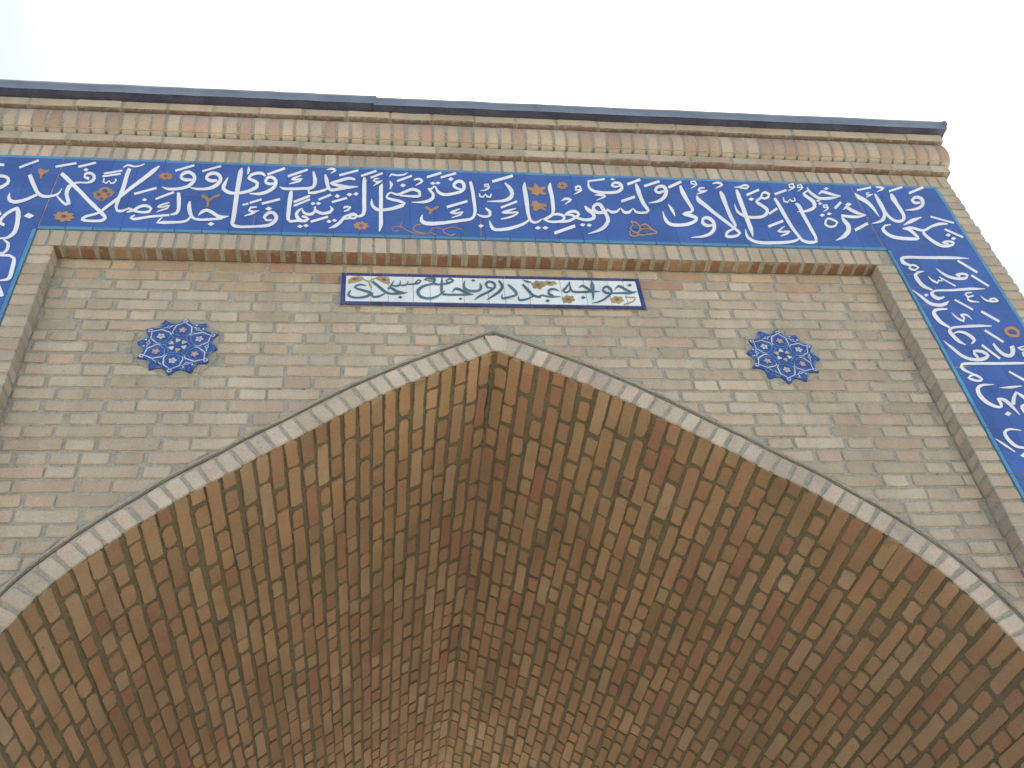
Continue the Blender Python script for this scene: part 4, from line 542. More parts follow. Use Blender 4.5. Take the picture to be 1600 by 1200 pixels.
def box(v, f, x0, x1, y0, y1, z0, z1):
    b = len(v)
    v += [(x, y, z) for x in (x0, x1) for y in (y0, y1) for z in (z0, z1)]
    f += [tuple(b+i for i in q) for q in ((0, 1, 3, 2), (4, 6, 7, 5), (0, 4, 5, 1), (2, 3, 7, 6), (0, 2, 6, 4), (1, 5, 7, 3))]
def frame_m(o, u, v, n):
    return Matrix(((u[0], v[0], n[0], o[0]), (u[1], v[1], n[1], o[1]), (u[2], v[2], n[2], o[2]), (0, 0, 0, 1)))
def round_poly(P, rc, rg, jit, mids=True):
    """corner-cut, slightly ragged outline of a convex polygon given counter-clockwise"""
    out = []; n = len(P)
    for i in range(n):
        a, b, c = P[i-1], P[i], P[(i+1) % n]
        da, dc = (Vector(a)-Vector(b)), (Vector(c)-Vector(b))
        la, lc = max(da.length, 1e-6), max(dc.length, 1e-6)
        r1 = min(rc*rg.uniform(.5, 1.9), la*.4); r2 = min(rc*rg.uniform(.5, 1.9), lc*.4)
        out.append(Vector(b)+da/la*r1); out.append(Vector(b)+dc/lc*r2)
        if mids and lc > .07:
            t = rg.uniform(.35, .65); out.append(Vector(b)+dc*t)
    return [p+Vector((rg.uniform(-jit, jit), rg.uniform(-jit, jit))) for p in out]
def brick_geo(P, rg, thick=.04, bev=.004, rc=.007, jit=.0012, mids=True, bulge=None):
    """vertices, faces and edge weights of one worn brick lying in its own x-y plane, face towards +z"""
    O = round_poly(P, rc, rg, jit, mids); n = len(O)
    c = sum(O, Vector((0, 0)))/n
    def ins(d, k):
        out = []
        for p in O:
            q = p-c; L = max(q.length, 1e-6)
            out.append(c+q*max(1-d*rg.uniform(.7, 1.4)/L*1.25, .2))
        return out
    v = []; e = []
    bz = bulge or (lambda x, y: 0)
    for p in O: v.append((p.x, p.y, -thick)); e.append(.15)
    for p in O: v.append((p.x, p.y, -bev+bz(p.x, p.y))); e.append(.8)
    for p in ins(bev, 1): v.append((p.x, p.y, rg.uniform(-.0006, .0003)+bz(p.x, p.y))); e.append(.55)
    for p in ins(bev*3, 1): v.append((p.x, p.y, rg.uniform(0, .0008)+bz(p.x, p.y))); e.append(0)
    f = []
    for r in range(3):
        for i in range(n):
            j = (i+1) % n; f.append((r*n+i, r*n+j, (r+1)*n+j, (r+1)*n+i))
    f.append(tuple(3*n+i for i in range(n)))
    return v, f, e
def brick_mesh(name, geo, m):
    v, f, e = geo
    me = mesh(name, v, f, m); at = me.attributes.new('edge', 'FLOAT', 'POINT'); at.data.foreach_set('value', e)
    return me
def rect(w, h): return [(-w/2, -h/2), (w/2, -h/2), (w/2, h/2), (-w/2, h/2)]
_var = {}
def variant(kind, w, h, m, thick=.04, k=12, **kw):
    key = (kind, m.name)
    if key not in _var:
        rg = random.Random(hash_(kind+m.name)); _var[key] = [brick_geo(rect(w, h), rg, thick, **kw) for _ in range(k)]
        _var[key+('me',)] = [brick_mesh(kind, g, m) for g in _var[key]]
    return _var[key], _var[key+('me',)]
def hash_(s):
    h = 7
    for c in s: h = (h*31+ord(c)) % 1000003
    return h
class Bricks:
    """collects bricks of one part; the 300 that show largest become objects, the rest one joined mesh"""
    def __init__(s, parent, m, rest_name='brickwork', limit=300, name='brick'):
        s.parent, s.m, s.items, s.rest, s.limit, s.name = parent, m, [], rest_name, limit, name
    def add(s, geo, me, mw, size):
        c = mw.translation; q = project(c)
        if q is None or not shown(c): return
        n = mw.col[2].to_3d(); view = abs(n.normalized().dot((c-CAM).normalized()))
        inside = 0 <= q[0] <= 1600 and 0 <= q[1] <= 1200
        s.items.append((size*view/q[2]**2*(1 if inside else .02), geo, me, mw))
    def done(s):
        s.items.sort(key=lambda t: -t[0])
        for a, geo, me, mw in s.items[:s.limit]:
            child(s.name, me or brick_mesh(s.name, geo, s.m), s.parent, mw)
        V, F, E = [], [], []
        for a, geo, me, mw in s.items[s.limit:]:
            b = len(V); v, f, e = geo
            V += [mw @ Vector(p) for p in v]; F += [tuple(b+i for i in q) for q in f]; E += e
        if V:
            o = child(s.rest, brick_mesh(s.rest, (V, F, E), s.m), s.parent); o['kind'] = 'stuff'
def wob(a=1.0):
    return random.uniform(-a, a)
XA, YA, ZA = Vector((1, 0, 0)), Vector((0, 1, 0)), Vector((0, 0, 1))
def front(x, z, y, tilt=.006):
    """frame of a brick face on a wall that looks towards -y"""
    R = Matrix.Rotation(wob(tilt), 4, 'Y') @ Matrix.Rotation(wob(.006), 4, 'X')
    return Matrix.Translation((x, y, z)) @ R @ frame_m((0, 0, 0), XA, ZA, -YA)

# ------------------------------------------------------------------ arch profile
HALF = [(0, -.893), (.1, -.945), (.2, -.996), (.338, -1.070), (.48, -1.155), (.6, -1.234), (.8, -1.380), (.93, -1.470), (1.02, -1.541), (1.19, -1.664), (1.257, -1.724), (1.357, -1.810), (1.461, -1.910), (1.53, -1.985), (1.6, -2.072), (1.685, -2.222), (1.74, -2.345), (1.785, -2.48), (1.82, -2.66), (1.838, -2.86), (1.842, -3.05), (1.842, -3.3)]
def densify(P, step=.01):
    out = []
    Q = [(2*P[0][0]-P[1][0], 2*P[0][1]-P[1][1])]+P+[(2*P[-1][0]-P[-2][0], 2*P[-1][1]-P[-2][1])]
    for i in range(1, len(Q)-2):
        p0, p1, p2, p3 = [Vector(q) for q in Q[i-1:i+3]]
        k = max(1, int((p2-p1).length/step))
        for j in range(k):
            t = j/k; out.append(.5*((2*p1)+(p2-p0)*t+(2*p0-5*p1+4*p2-p3)*t*t+(-p0+3*p1-3*p2+p3)*t**3))
    out.append(Vector(P[-1])); return out
ARC = densify(HALF)
for _ in range(12):
    ARC = [ARC[0]]+[(ARC[i-1]+ARC[i]*2+ARC[i+1])/4 for i in range(1, len(ARC)-1)]+[ARC[-1]]
SL = [0]
for i in range(1, len(ARC)): SL.append(SL[-1]+(ARC[i]-ARC[i-1]).length)
def arc(s):
    """point and outward normal of the intrados at arc length s from the crown (right half)"""
    import bisect
    i = min(max(bisect.bisect(SL, s)-1, 0), len(ARC)-2)
    t = (s-SL[i])/(SL[i+1]-SL[i]); p = ARC[i].lerp(ARC[i+1], t)
    a, b = ARC[max(i-3, 0)], ARC[min(i+4, len(ARC)-1)]
    d = (b-a).normalized(); return p, Vector((-d.y, d.x)), d     # outward = up and to the right
RT = .100
def extr_z(x):
    x = abs(x); best = None
    for i in range(0, len(EX)-1):
        if EX[i].x <= x <= EX[i+1].x:
            t = (x-EX[i].x)/max(EX[i+1].x-EX[i].x, 1e-6); return EX[i].y*(1-t)+EX[i+1].y*t, (EX[i+1]-EX[i]).normalized()
    return -99, Vector((0, -1))
EX = []
for k in range(0, 400):
    s = SL[-1]*k/399; p, nn, d = arc(s); e = p+nn*(RT+.006)
    if e.x >= 0 and (not EX or e.x > EX[-1].x): EX.append(e)
EX = [Vector((0, EX[0].y+EX[0].x*.45))]+EX

# ------------------------------------------------------------------ ground
v, f = [], []
n = 12
g = bpy.data.meshes.new('ground'); R_ = 600
g.from_pydata([(-R_, -R_, GZ), (R_, -R_, GZ), (R_, R_, GZ), (-R_, R_, GZ)], [], [(0, 1, 2, 3)]); g.materials.append(M['ground'])
go = link('ground', g); go['kind'] = 'structure'

M['earth'] = M['ground'].copy(); M['earth'].name = 'dark_earth'
for nd in M['earth'].node_tree.nodes:
    if nd.type == 'MIX' and nd.blend_type == 'MIX':
        nd.inputs[6].default_value = (.23, .20, .15, 1); nd.inputs[7].default_value = (.30, .265, .20, 1)
g = bpy.data.meshes.new('forecourt')  # unseen darker sheet, added to weaken the bounce from the ground in front
g.from_pydata([(-60, -60, GZ+.004), (60, -60, GZ+.004), (60, .0, GZ+.004), (-60, .0, GZ+.004)], [], [(0, 1, 2, 3)]); g.materials.append(M['earth'])
go = link('forecourt', g); go['kind'] = 'structure'

# ------------------------------------------------------------------ the portal
portal = empty('mosque_portal', 'tall buff brick portal with a pointed arch, brick vault and dark metal coping', 'building', (0, 0, GZ))
def part(name, me=None):
    if me is None:
        o = bpy.data.objects.new(name, None); COL.objects.link(o)
    else:
        o = bpy.data.objects.new(name, me); COL.objects.link(o)
    o.parent = portal; o.location = (0, 0, -GZ) ; return o
# body behind the facade: two side masses and the roof over the passage
v, f = [], []
for s in (-1, 1):
    box(v, f, min(s*2.02, s*2.57), max(s*2.02, s*2.57), .10, DEP, GZ-.2, -.4)
box(v, f, -2.57, 2.57, .10, DEP, -.36, .78)
part('core', mesh('core', v, f, M['mortar']))
# lower piers of the facade, below the picture
v, f = [], []
for s in (-1, 1):
    a, b = sorted((s*1.845, s*2.57)); box(v, f, a, b, -REC+.01, .098, GZ-.2, -3.32)
    a, b = sorted((s*1.85, s*2.018)); box(v, f, a, b, .10, DEP-.02, GZ-.2, -3.30)
part('pier', mesh('pier', v, f, M['mortar']))

# recessed wall: mortar bed cut by the arch, and its bricks
v, f = [], []
N = 160
xs = [-(W+.02)+2*(W+.02)*i/N for i in range(N+1)]
for i, x in enumerate(xs):
    ez, _ = extr_z(x); ez = max(ez, -3.3)+.004
    v += [(x, .0065, ez), (x, .0065, ZT+.02), (x, .05, ez)]
for i in range(N):
    a, b = 3*i, 3*i+3
    f += [(a, b, b+1, a+1), (a, a+2, b+2, b)]
wall = part('recessed_wall', mesh('recessed_wall', v, f, M['mortar']))
def clip(P, x0, z0, nx, nz):
    out = []
    for i in range(len(P)):
        a, b = P[i], P[(i+1) % len(P)]
        da = (a[0]-x0)*nx+(a[1]-z0)*nz; db = (b[0]-x0)*nx+(b[1]-z0)*nz
        if da >= 0: out.append(a)
        if (da >= 0) != (db >= 0):
            t = da/(da-db); out.append((a[0]+(b[0]-a[0])*t, a[1]+(b[1]-a[1])*t))
    return out
MEDS = [(-1.312, -.895), (1.281, -.917)]
B = Bricks(wall, M['buff'], 'brickwork')
LS, LH, JN = .212, .102, .0135
row = -1
z = ZC+CH
rg = random.Random(5)
while z > -3.3:
    row += 1; z0, z1 = z-CH, z
    if row == 0: z1 = ZT
    hgt = (z1-z0)-.0125-(.004 if row == 0 else 0)
    ph = -W-.34+(.170 if row % 2 else 0)+.055*math.sin(row*.9)+rg.uniform(-.025, .025); k2 = 0; x = ph; half = None
    while x < W:
        big = k2 % 2 == 0
        nx_ = ph+(k2//2)*.341+(0 if big else LS+JN)+rg.uniform(-.006, .006)
        x = nx_; w_ = (LS if big else LH)*rg.uniform(.965, 1.025); x0, x1 = x, x+w_; k2 += 1
        if half: x0, x1 = half; w_ = x1-x0; big = False; half = None; k2 -= 1
        if big and rg.random() < .05 and not half: half = (x0+w_*.53, x1); x1 = x0+w_*.48; w_ = x1-x0; big = False
        elif rg.random() < .03 and not big: x0 -= .006; x1 += .004
        x0c, x1c = max(x0, -W+.004), min(x1, W-.004)
        if x1c-x0c < .028: continue
        cx, cz = (x0c+x1c)/2, (z0+z1)/2+wob(.0012)
        ww = x1c-x0c; hh = hgt*rg.uniform(.95, 1.03)
        P = [(cx-ww/2, cz-hh/2), (cx+ww/2, cz-hh/2), (cx+ww/2, cz+hh/2), (cx-ww/2, cz+hh/2)]
        cut = False
        for px in (cx-ww/2, cx, cx+ww/2):
            ez, d = extr_z(px)
            if cz-hh/2 < ez+.016: cut = True
        if cut:
            for px in (cx-ww*.45, cx, cx+ww*.45):
                ez, d = extr_z(px); sgn = 1 if px >= 0 else -1
                if abs(px) > EX[-1].x: P = []; break
                nx, nz = -d.y*sgn, d.x
                P = clip(P, px, ez+.013, nx, nz)
                if len(P) < 3: break
            if len(P) < 3: continue
            A = abs(sum(P[i-1][0]*P[i][1]-P[i][0]*P[i-1][1] for i in range(len(P))))/2
            if A < .0012: continue
            # drop near-duplicate points
            Q = [P[i] for i in range(len(P)) if (Vector(P[i])-Vector(P[i-1])).length > .008]
            if len(Q) < 3: continue
            mx = sum(q[0] for q in Q)/len(Q); mz = sum(q[1] for q in Q)/len(Q)
            geo = brick_geo([(q[0]-mx, q[1]-mz) for q in Q], rg, .03, rc=.004)
            B.add(geo, None, front(mx, mz, wob(.0015), .002), A)
            continue
        if any((cx-a)**2+(cz-b)**2 < .135**2 for a, b in MEDS): continue
        if -.645 < cx < .695 and -.605 < cz < -.44: continue
        bm = M['warm'] if (row == 0 or (row in (1, 2) and rg.random() < (.75 if row == 1 else .3))) else M['buff']
        G, Ms = variant('stretcher' if big else 'header', LS if big else LH, .0525, bm, .03, rc=.0045, jit=.0014)
        k = rg.randrange(len(G))
        mw = front(cx, cz, wob(.0018), .005) @ Matrix.Diagonal((ww/(LS if big else LH), hh/.0525, 1, 1))
        B.add(G[k], Ms[k], mw, ww*hh)
    z -= CH
B.done()
# mortar patches round the two star tiles
def patch(cx, cz, r, rg, y=-.0035, name='mortar_patch'):
    v = [(cx, y-.001, cz)]; nn = 40
    for i in range(nn):
        a = 2*math.pi*i/nn; rr = r*(1+.10*rg.random()+.06*math.sin(a*3+cx))
        v.append((cx+rr*math.cos(a), y, cz+rr*math.sin(a)))
    for i in range(nn): v.append((v[1+i][0]+(v[1+i][0]-cx)*.03, .006, v[1+i][2]+(v[1+i][2]-cz)*.03))
    f = [(0, 1+i, 1+(i+1) % nn) for i in range(nn)]+[(1+i, 1+nn+i, 1+nn+(i+1) % nn, 1+(i+1) % nn) for i in range(nn)]
    f = [t[::-1] for t in f]
    o = child(name, mesh(name, v, f, M['mortar']), wall)
for a, b in MEDS: patch(a, b, .160, rg)

# arch ring
v, f = [], []
K = 220
for sgn in (-1, 1):
    b0 = len(v)
    for i in range(K+1):
        s = SL[-1]*i/K; p, nn, d = arc(s)
        a = p+nn*.0055; e = p+nn*RT
        if a.x < 0: a.x = 0
        if e.x < 0: e.x = 0
        v += [(sgn*a.x, .0035, a.y), (sgn*e.x, .0035, e.y), (sgn*e.x, .05, e.y)]
    for i in range(K):
        a = b0+3*i; b = a+3
        q = [(a, b, b+1, a+1), (a+1, b+1, b+2, a+2)]
        f += q if sgn < 0 else [t[::-1] for t in q]
ring = part('arch_ring', mesh('arch_ring', v, f, M['mortar']))
B = Bricks(ring, M['ring'], name='voussoir')
PV = .0685
for sgn in (-1, 1):
    s = .050 if sgn > 0 else .044
    while s < SL[-1]-.1:
        wv = .0565*rg.uniform(.93, 1.07); p, nn, d = arc(s)
        L = RT-.006-rg.uniform(0, .006)
        c = p+nn*(.003+L/2)
        u = Vector((d.x*sgn, 0, d.y)); vv = Vector((nn.x*sgn, 0, nn.y))
        if sgn < 0: u = -u
        tl = wob(.02); u2 = u*math.cos(tl)+vv*math.sin(tl); v2 = vv*math.cos(tl)-u*math.sin(tl)
        G, Ms = variant('voussoir', .0565, .094, M['ring'], .010, rc=.006)
        k = rg.randrange(len(G))
        mw = frame_m((sgn*c.x, -.003+wob(.0015), c.y), u2, v2, -YA) @ Matrix.Diagonal((wv/.0565, L/.094, 1, 1))
        B.add(G[k], Ms[k], mw, wv*L)
        s += PV*rg.uniform(.985, 1.015)
geo = brick_geo([(-.012, -.046), (.052, -.062), (.062, .012), (.020, .040), (-.042, .042)], rg, .010, rc=.008, jit=.003)
B.add(geo, None, frame_m((.0, -.004, ARC[0].y+.052), XA, ZA, -YA), .01)
B.done()
# raised mortar fillet along the extrados
v, f = [], []
fr = random.Random(3)
for sgn in (-1, 1):
    b0 = len(v); cnt = 0
    for e in EX[::2]:
        r = .0042*fr.uniform(.5, 1.35); _, d = extr_z(e.x+1e-4)
        nx, nz = -d.y, d.x
        o = .0095
        for k in range(6):
            a = 2*math.pi*k/6
            v.append((sgn*max(e.x+nx*(o+r*1.5*math.cos(a)), 0), .0005+r*math.sin(a)*1.3-.001, e.y+nz*(o+r*1.5*math.cos(a))))
        cnt += 1
    for i in range(cnt-1):
        for k in range(6):
            a = b0+6*i+k; b = b0+6*i+(k+1) % 6; f.append((a, b, b+6, a+6))
child('mortar_fillet', mesh('mortar_fillet', v, f, M['mortar']), ring)

# vault: mortar shell and bricks laid with their length along the passage
v, f = [], []
KY = 30
for sgn in (-1, 1):
    b0 = len(v)
    for i in range(K+1):
        s = SL[-1]*i/K; p, nn, d = arc(s); a = p+nn*.0075
        if a.x < 0: a.x = 0
        e = p+nn*.17
        if e.x < 0: e.x = 0
        v += [(sgn*a.x, .0045, a.y), (sgn*a.x, DEP, a.y), (sgn*e.x, DEP, e.y)]
    for i in range(K):
        a = b0+3*i; b = a+3
        q = [(a, a+1, b+1, b), (a+1, a+2, b+2, b+1)]
        f += q if sgn < 0 else [t[::-1] for t in q]
vault = part('vault', mesh('vault', v, f, M['mortarv']))
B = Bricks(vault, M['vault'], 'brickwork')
rg = random.Random(11)
VW = .0665
smax = SL[-1]-.02
kw = dict(bev=.0035, rc=.009, jit=.002)
def place_vault(sgn, ci, p, u, N_, y0, y1, big):
    if y1 < .02: return
    if y0 < .085: y0 = .006
    if y1-y0 < .03: return
    L = y1-y0; yc = (y0+y1)/2
    drift = .0045*math.sin(yc*2.1+ci*1.7)+.003*math.sin(yc*5.3+ci)
    wv = .0545*rg.uniform(.92, 1.05); off = wob(.002)+drift*.5
    c3 = Vector((sgn*p.x, yc, p.y))+u*drift-N_*.001+N_*off*.5
    if not shown(c3, 260): return
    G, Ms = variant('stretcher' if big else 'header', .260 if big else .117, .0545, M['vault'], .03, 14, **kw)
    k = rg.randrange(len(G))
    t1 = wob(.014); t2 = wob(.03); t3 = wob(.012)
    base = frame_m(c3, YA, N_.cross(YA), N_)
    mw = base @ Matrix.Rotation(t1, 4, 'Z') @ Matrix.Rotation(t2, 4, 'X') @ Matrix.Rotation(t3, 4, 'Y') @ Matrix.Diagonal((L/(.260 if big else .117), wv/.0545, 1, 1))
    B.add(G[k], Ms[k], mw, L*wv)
for sgn in (-1, 1):
    s = .030 if sgn > 0 else .036; ci = 0
    while s < smax:
        p, nn, d = arc(s); ci += 1
        u = Vector((d.x*sgn, 0, d.y)); N_ = Vector((-nn.x*sgn, 0, -nn.y))      # face looks down into the passage
        ph = -.41+(.205 if ci % 2 else 0)+.05*math.sin(ci*.37)+rg.uniform(-.035, .035); k2 = 0; y = ph
        drift = 0
        while y < DEP-.1:
            big = k2 % 2 == 0
            y = ph+(k2//2)*.410+(0 if big else .276)+rg.uniform(-.007, .007)
            L = (.260 if big else .117)*rg.uniform(.94, 1.03); k2 += 1
            pieces = [(y, y+L, big)]
            if big and rg.random() < .06: pieces = [(y, y+L*.47, False), (y+L*.53, y+L, False)]
            for y0, y1, big in pieces: place_vault(sgn, ci, p, u, N_, y0, y1, big)
        s += VW*rg.uniform(.985, 1.015)
B.done()

v, f = [], []; rr = random.Random(9); k = 0; ph = rr.random()
yy = .004
while yy < DEP:
    h = rr.uniform(.010, .024); o = .006*math.sin(yy*3.1)+rr.uniform(-.004, .004); zz = ARC[0].y+.0005+rr.uniform(-.001, .003)
    v += [(o-h, yy, zz-h*.5+.003), (o, yy, zz+.001), (o+h, yy, zz-h*.5+.003)]
    yy += rr.uniform(.015, .035)
f = [q for i in range(len(v)//3-1) for q in ((3*i, 3*i+1, 3*i+4, 3*i+3), (3*i+1, 3*i+2, 3*i+5, 3*i+4))]
child('ridge_mortar', mesh('ridge_mortar', v, f, M['mortarv']), vault)

# frame of the recess: lintel of soldier bricks and header jambs
v, f = [], []
box(v, f, -BI, BI, -REC+.006, .0, ZT+.006, ZFB)
for s in (-1, 1):
    a, b = sorted((s*(W+.006), s*BI)); box(v, f, a, b, -REC+.006, .005, -3.31, ZT+.004)
frm = part('recess_frame', mesh('recess_frame', v, f, M['mortar']))
B = Bricks(frm, M['cornice'])
x = -BI+.004
while x < BI-.02:
    wv = .0555*rg.uniform(.94, 1.05); c = x+wv/2; x += wv+.0125*rg.uniform(.8, 1.25)
    if c+wv/2 > BI: break
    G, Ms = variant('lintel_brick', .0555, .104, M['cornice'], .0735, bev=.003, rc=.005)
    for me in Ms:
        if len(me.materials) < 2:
            me.materials.append(M['soffit'])        # underside: redder unwashed brick, with shade painted into its colour
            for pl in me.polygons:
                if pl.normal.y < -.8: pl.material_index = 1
    k = rg.randrange(len(G))
    B.add(G[k], Ms[k], front(c, (ZT+ZFB)/2-.001, -REC+wob(.001), .01) @ Matrix.Diagonal((wv/.0555, 1, 1, 1)), wv*.104)
for s in (-1, 1):
    z = ZT-.002
    while z > -3.3:
        h = .0525*rg.uniform(.95, 1.04)
        wv = (BI-W-.004)
        G, Ms = variant('jamb', BI-W-.004, .0525, M['cornice'], .0765, bev=.003, rc=.005)
        k = rg.randrange(len(G))
        B.add(G[k], Ms[k], front(s*(W+BI)/2+wob(.0015), z-.0065-h/2, -REC+wob(.0012), .008) @ Matrix.Diagonal((1, h/.0525, 1, 1)), wv*h)
        z -= CH
B.done()
# outer border beside and above the tile band
v, f = [], []
for s in (-1, 1):
    a, b = sorted((s*(BO+.002), s*(BE-.006))); box(v, f, a, b, -REC+.006, .0, -3.31, ZFT)
box(v, f, -BE+.006, BE-.006, -REC+.006, .0, ZFT+.002, ZH+.004)
brd = part('outer_border', mesh('outer_border', v, f, M['mortar']))
B = Bricks(brd, M['cornice'])
x = -BE+.002
while x < BE-.02:
    wv = .0555*rg.uniform(.93, 1.06); c = x+wv/2; x += wv+.0130*rg.uniform(.8, 1.25)
    if c+wv/2 > BE: break
    G, Ms = variant('soldier', .0555, .104, M['cornice'], .0735, bev=.003, rc=.005)
    k = rg.randrange(len(G))
    B.add(G[k], Ms[k], front(c, (ZH+ZFT)/2+.002, -REC+wob(.002), .015) @ Matrix.Diagonal((wv/.0555, .95*rg.uniform(.96, 1.02), 1, 1)), wv*.1)
for s in (-1, 1):
    z = ZFT-.002
    while z > -3.3:
        h = .0525*rg.uniform(.95, 1.04)
        G, Ms = variant('jamb', BI-W-.004, .0525, M['cornice'], .0765, bev=.003, rc=.005)
        k = rg.randrange(len(G))
        B.add(G[k], Ms[k], front(s*(BO+BE)/2+wob(.003), z-.0065-h/2, -REC+wob(.002), .01) @ Matrix.Diagonal((1, h/.0525, 1, 1)), .1*h)
        z -= CH
B.done()

# cornice: projecting course, rounded course, projecting course
CE = 2.575
v, f = [], []
def ccourse(p, z0, z1): box(v, f, -CE-p+.005, CE+p-.005, -REC-p+.005, DEP, z0, z1)
ccourse(.030, .447, .500); ccourse(.02, .502, .684); ccourse(.070, .686, .742)
for i in range(1, 13):
    z0, z1 = .503+.174*i/14, .503+.174*(i+1)/14; t = ((z0+z1)/2-.5895)/.087
    box(v, f, -CE-.02, CE+.02, -REC-.028-.044*math.sqrt(max(0, 1-t*t*.97))+.0075, -REC, z0, z1)
crn = part('cornice', mesh('cornice', v, f, M['mortar']))
B = Bricks(crn, M['cornice'])
for p, z0, z1 in ((.030, .4365, .500), (.070, .676, .741)):
    x = -CE-p
    off = True
    while x < CE+p-.03:
        wv = (.1 if off else LS)*rg.uniform(.96, 1.03)*(1 if not off else rg.uniform(.5, 2)); off = False
        wv = min(wv, CE+p-x)
        c = x+wv/2; h = (z1-z0)-.008; x += wv+.011*rg.uniform(.7, 1.4)
        geo = brick_geo(rect(wv, h), rg, .058, rc=.004, jit=.0015)
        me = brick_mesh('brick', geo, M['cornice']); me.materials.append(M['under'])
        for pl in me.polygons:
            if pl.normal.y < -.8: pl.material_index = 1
        B.add(geo, me, front(c, (z0+z1)/2+wob(.001), -REC-p+wob(.002), .003), wv*h)
B.done()
B = Bricks(crn, M['bull'], name='rounded_brick')
HB = .172
rs = []
for q in range(16):
    rgb = random.Random(100+q)
    O = rect(.0575, HB); v_, f_, e_ = [], [], []
    nz = 9; cols = [-.02875, -.0245, 0, .0245, .02875]
    for i in range(nz):
        t = i/(nz-1)*2-1
        for j, cx in enumerate(cols):
            dep = .046*math.sqrt(max(0, 1-t*t*.97))-.004
            ed = abs(j-2) == 2
            v_.append((cx+rgb.uniform(-.0008, .0008), t*HB/2, dep-(.004 if ed else 0)+rgb.uniform(-.0007, .0007))); e_.append(1 if ed or i in (0, nz-1) else 0)
    for i in range(nz-1):
        for j in range(4):
            a = i*5+j; f_.append((a, a+1, a+6, a+5))
    b = len(v_)
    for i in range(nz):
        for j in (0, 4): v_.append((v_[i*5+j][0], v_[i*5+j][1], -.05)); e_.append(1)
    for i in range(nz-1):
        a = b+2*i; f_.append((i*5, (i+1)*5, a+2, a)); f_.append(((i)*5+4, a+1, a+3, (i+1)*5+4))
    f_.append((0, b, b+1, 4, 3, 2, 1)); t_ = (nz-1)*5; bb = b+2*(nz-1); f_.append((t_, t_+1, t_+2, t_+3, t_+4, bb+1, bb))
    geo = (v_, f_, e_); me = brick_mesh('rounded_brick', geo, M['bull']); me.polygons.foreach_set('use_smooth', [True]*len(me.polygons))
    rs.append((geo, me))
x = -CE-.028
while x < CE+.02:
    wv = .0575*rg.uniform(.92, 1.06); c = x+wv/2; x += wv+.0125*rg.uniform(.75, 1.3)
    geo, me = rs[rg.randrange(16)]
    B.add(geo, me, front(c, .5895, -REC-.028+wob(.0015), .006) @ Matrix.Diagonal((wv/.0575, 1, 1, 1)), wv*HB)
B.done()

# sheet-metal coping in two overlapping lengths
def coping(x0, x1, lift, fwd, endcap):
    yf = -REC-.112-fwd; z0, z1 = .744+lift, .808+lift
    prof = [(-REC-.02, z0+.002), (yf+.004, z0), (yf, z0-.006), (yf-.002, z0+.0), (yf, z1-.008), (yf-.005, z1-.003), (yf-.003, z1), (.3, z1+.02), (DEP, z1+.02)]
    xs = [x0+(x1-x0)*i/24 for i in range(25)]
    v = []; r_ = random.Random(int(x0*100))
    for i, x in enumerate(xs):
        dz = r_.uniform(-.0012, .0012); dy = r_.uniform(-.0015, .0015)
        for k, (y, z) in enumerate(prof): v.append((x, y+(dy if k < 7 else 0), z+(dz if 2 <= k < 7 else 0)))
    n = len(prof); f = []
    for i in range(24):
        for k in range(n-1): f.append((i*n+k, i*n+k+1, (i+1)*n+k+1, (i+1)*n+k))
    if endcap:
        b = 24*n
        f.append(tuple(b+k for k in range(n)))
        q = len(v); v += [(x1-.004, yf-.004, z0+.004), (x1+.016, yf-.007, z1-.026), (x1+.018, yf-.007, z1+.006), (x1-.004, yf-.004, z1+.003),
                          (x1-.004, yf+.06, z0+.004), (x1+.014, yf+.06, z1-.026), (x1+.014, yf+.06, z1+.006), (x1-.004, yf+.06, z1+.003)]
        f += [(q, q+1, q+2, q+3), (q+1, q+5, q+6, q+2), (q+3, q+2, q+6, q+7), (q, q+4, q+5, q+1)]
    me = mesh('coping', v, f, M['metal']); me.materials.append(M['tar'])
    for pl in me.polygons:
        if pl.normal.z < -.7 or pl.normal.z > .7 and pl.center.z < z0+.02: pl.material_index = 1  # downward faces of the sheet take the painted shade
    return me
part('coping', coping(-2.70, -.515, .007, .003, False))
part('coping', coping(-.53, 2.668, 0, 0, True))

# ------------------------------------------------------------------ flat glazed shapes
def strip(vals, y0, k):
    """a painted stroke: left and right outline points in millimetres, laid a hair above the tile"""
    n = len(vals)//4; v = []; f = []
    for i in range(n):
        a = vals[4*i:4*i+4]; yy = y0-.0004*i/max(n-1, 1)-k
        v.append((a[0]/1000, yy, a[1]/1000)); v.append((a[2]/1000, yy, a[3]/1000))
    for i in range(n-1): f.append((2*i, 2*i+1, 2*i+3, 2*i+2))
    return v, f
def poly(vals, y0, k):
    P = [(vals[i]/1000, y0-k, vals[i+1]/1000) for i in range(0, len(vals), 2)]
    v = P; return v, [tuple(range(len(P)))]
def read(txt):
    return [(ln.split()[0], [int(t) for t in ln.split()[1:]]) for ln in txt.strip().splitlines()]
def lay(parent, data, y0, kinds):
    for i, (k, vals) in enumerate(data):
        name, m, hk = kinds[k]
        lift = hk+.00022*(i % 7)
        v, f = (strip if k in 'smt' else poly)(vals, y0, lift)
        c = Vector((sum(a[0] for a in v)/len(v), y0, sum(a[2] for a in v)/len(v)))
        me = mesh(name, [Vector(a)-c for a in v], f, M[m])
        child(name, me, parent, Matrix.Translation(c))
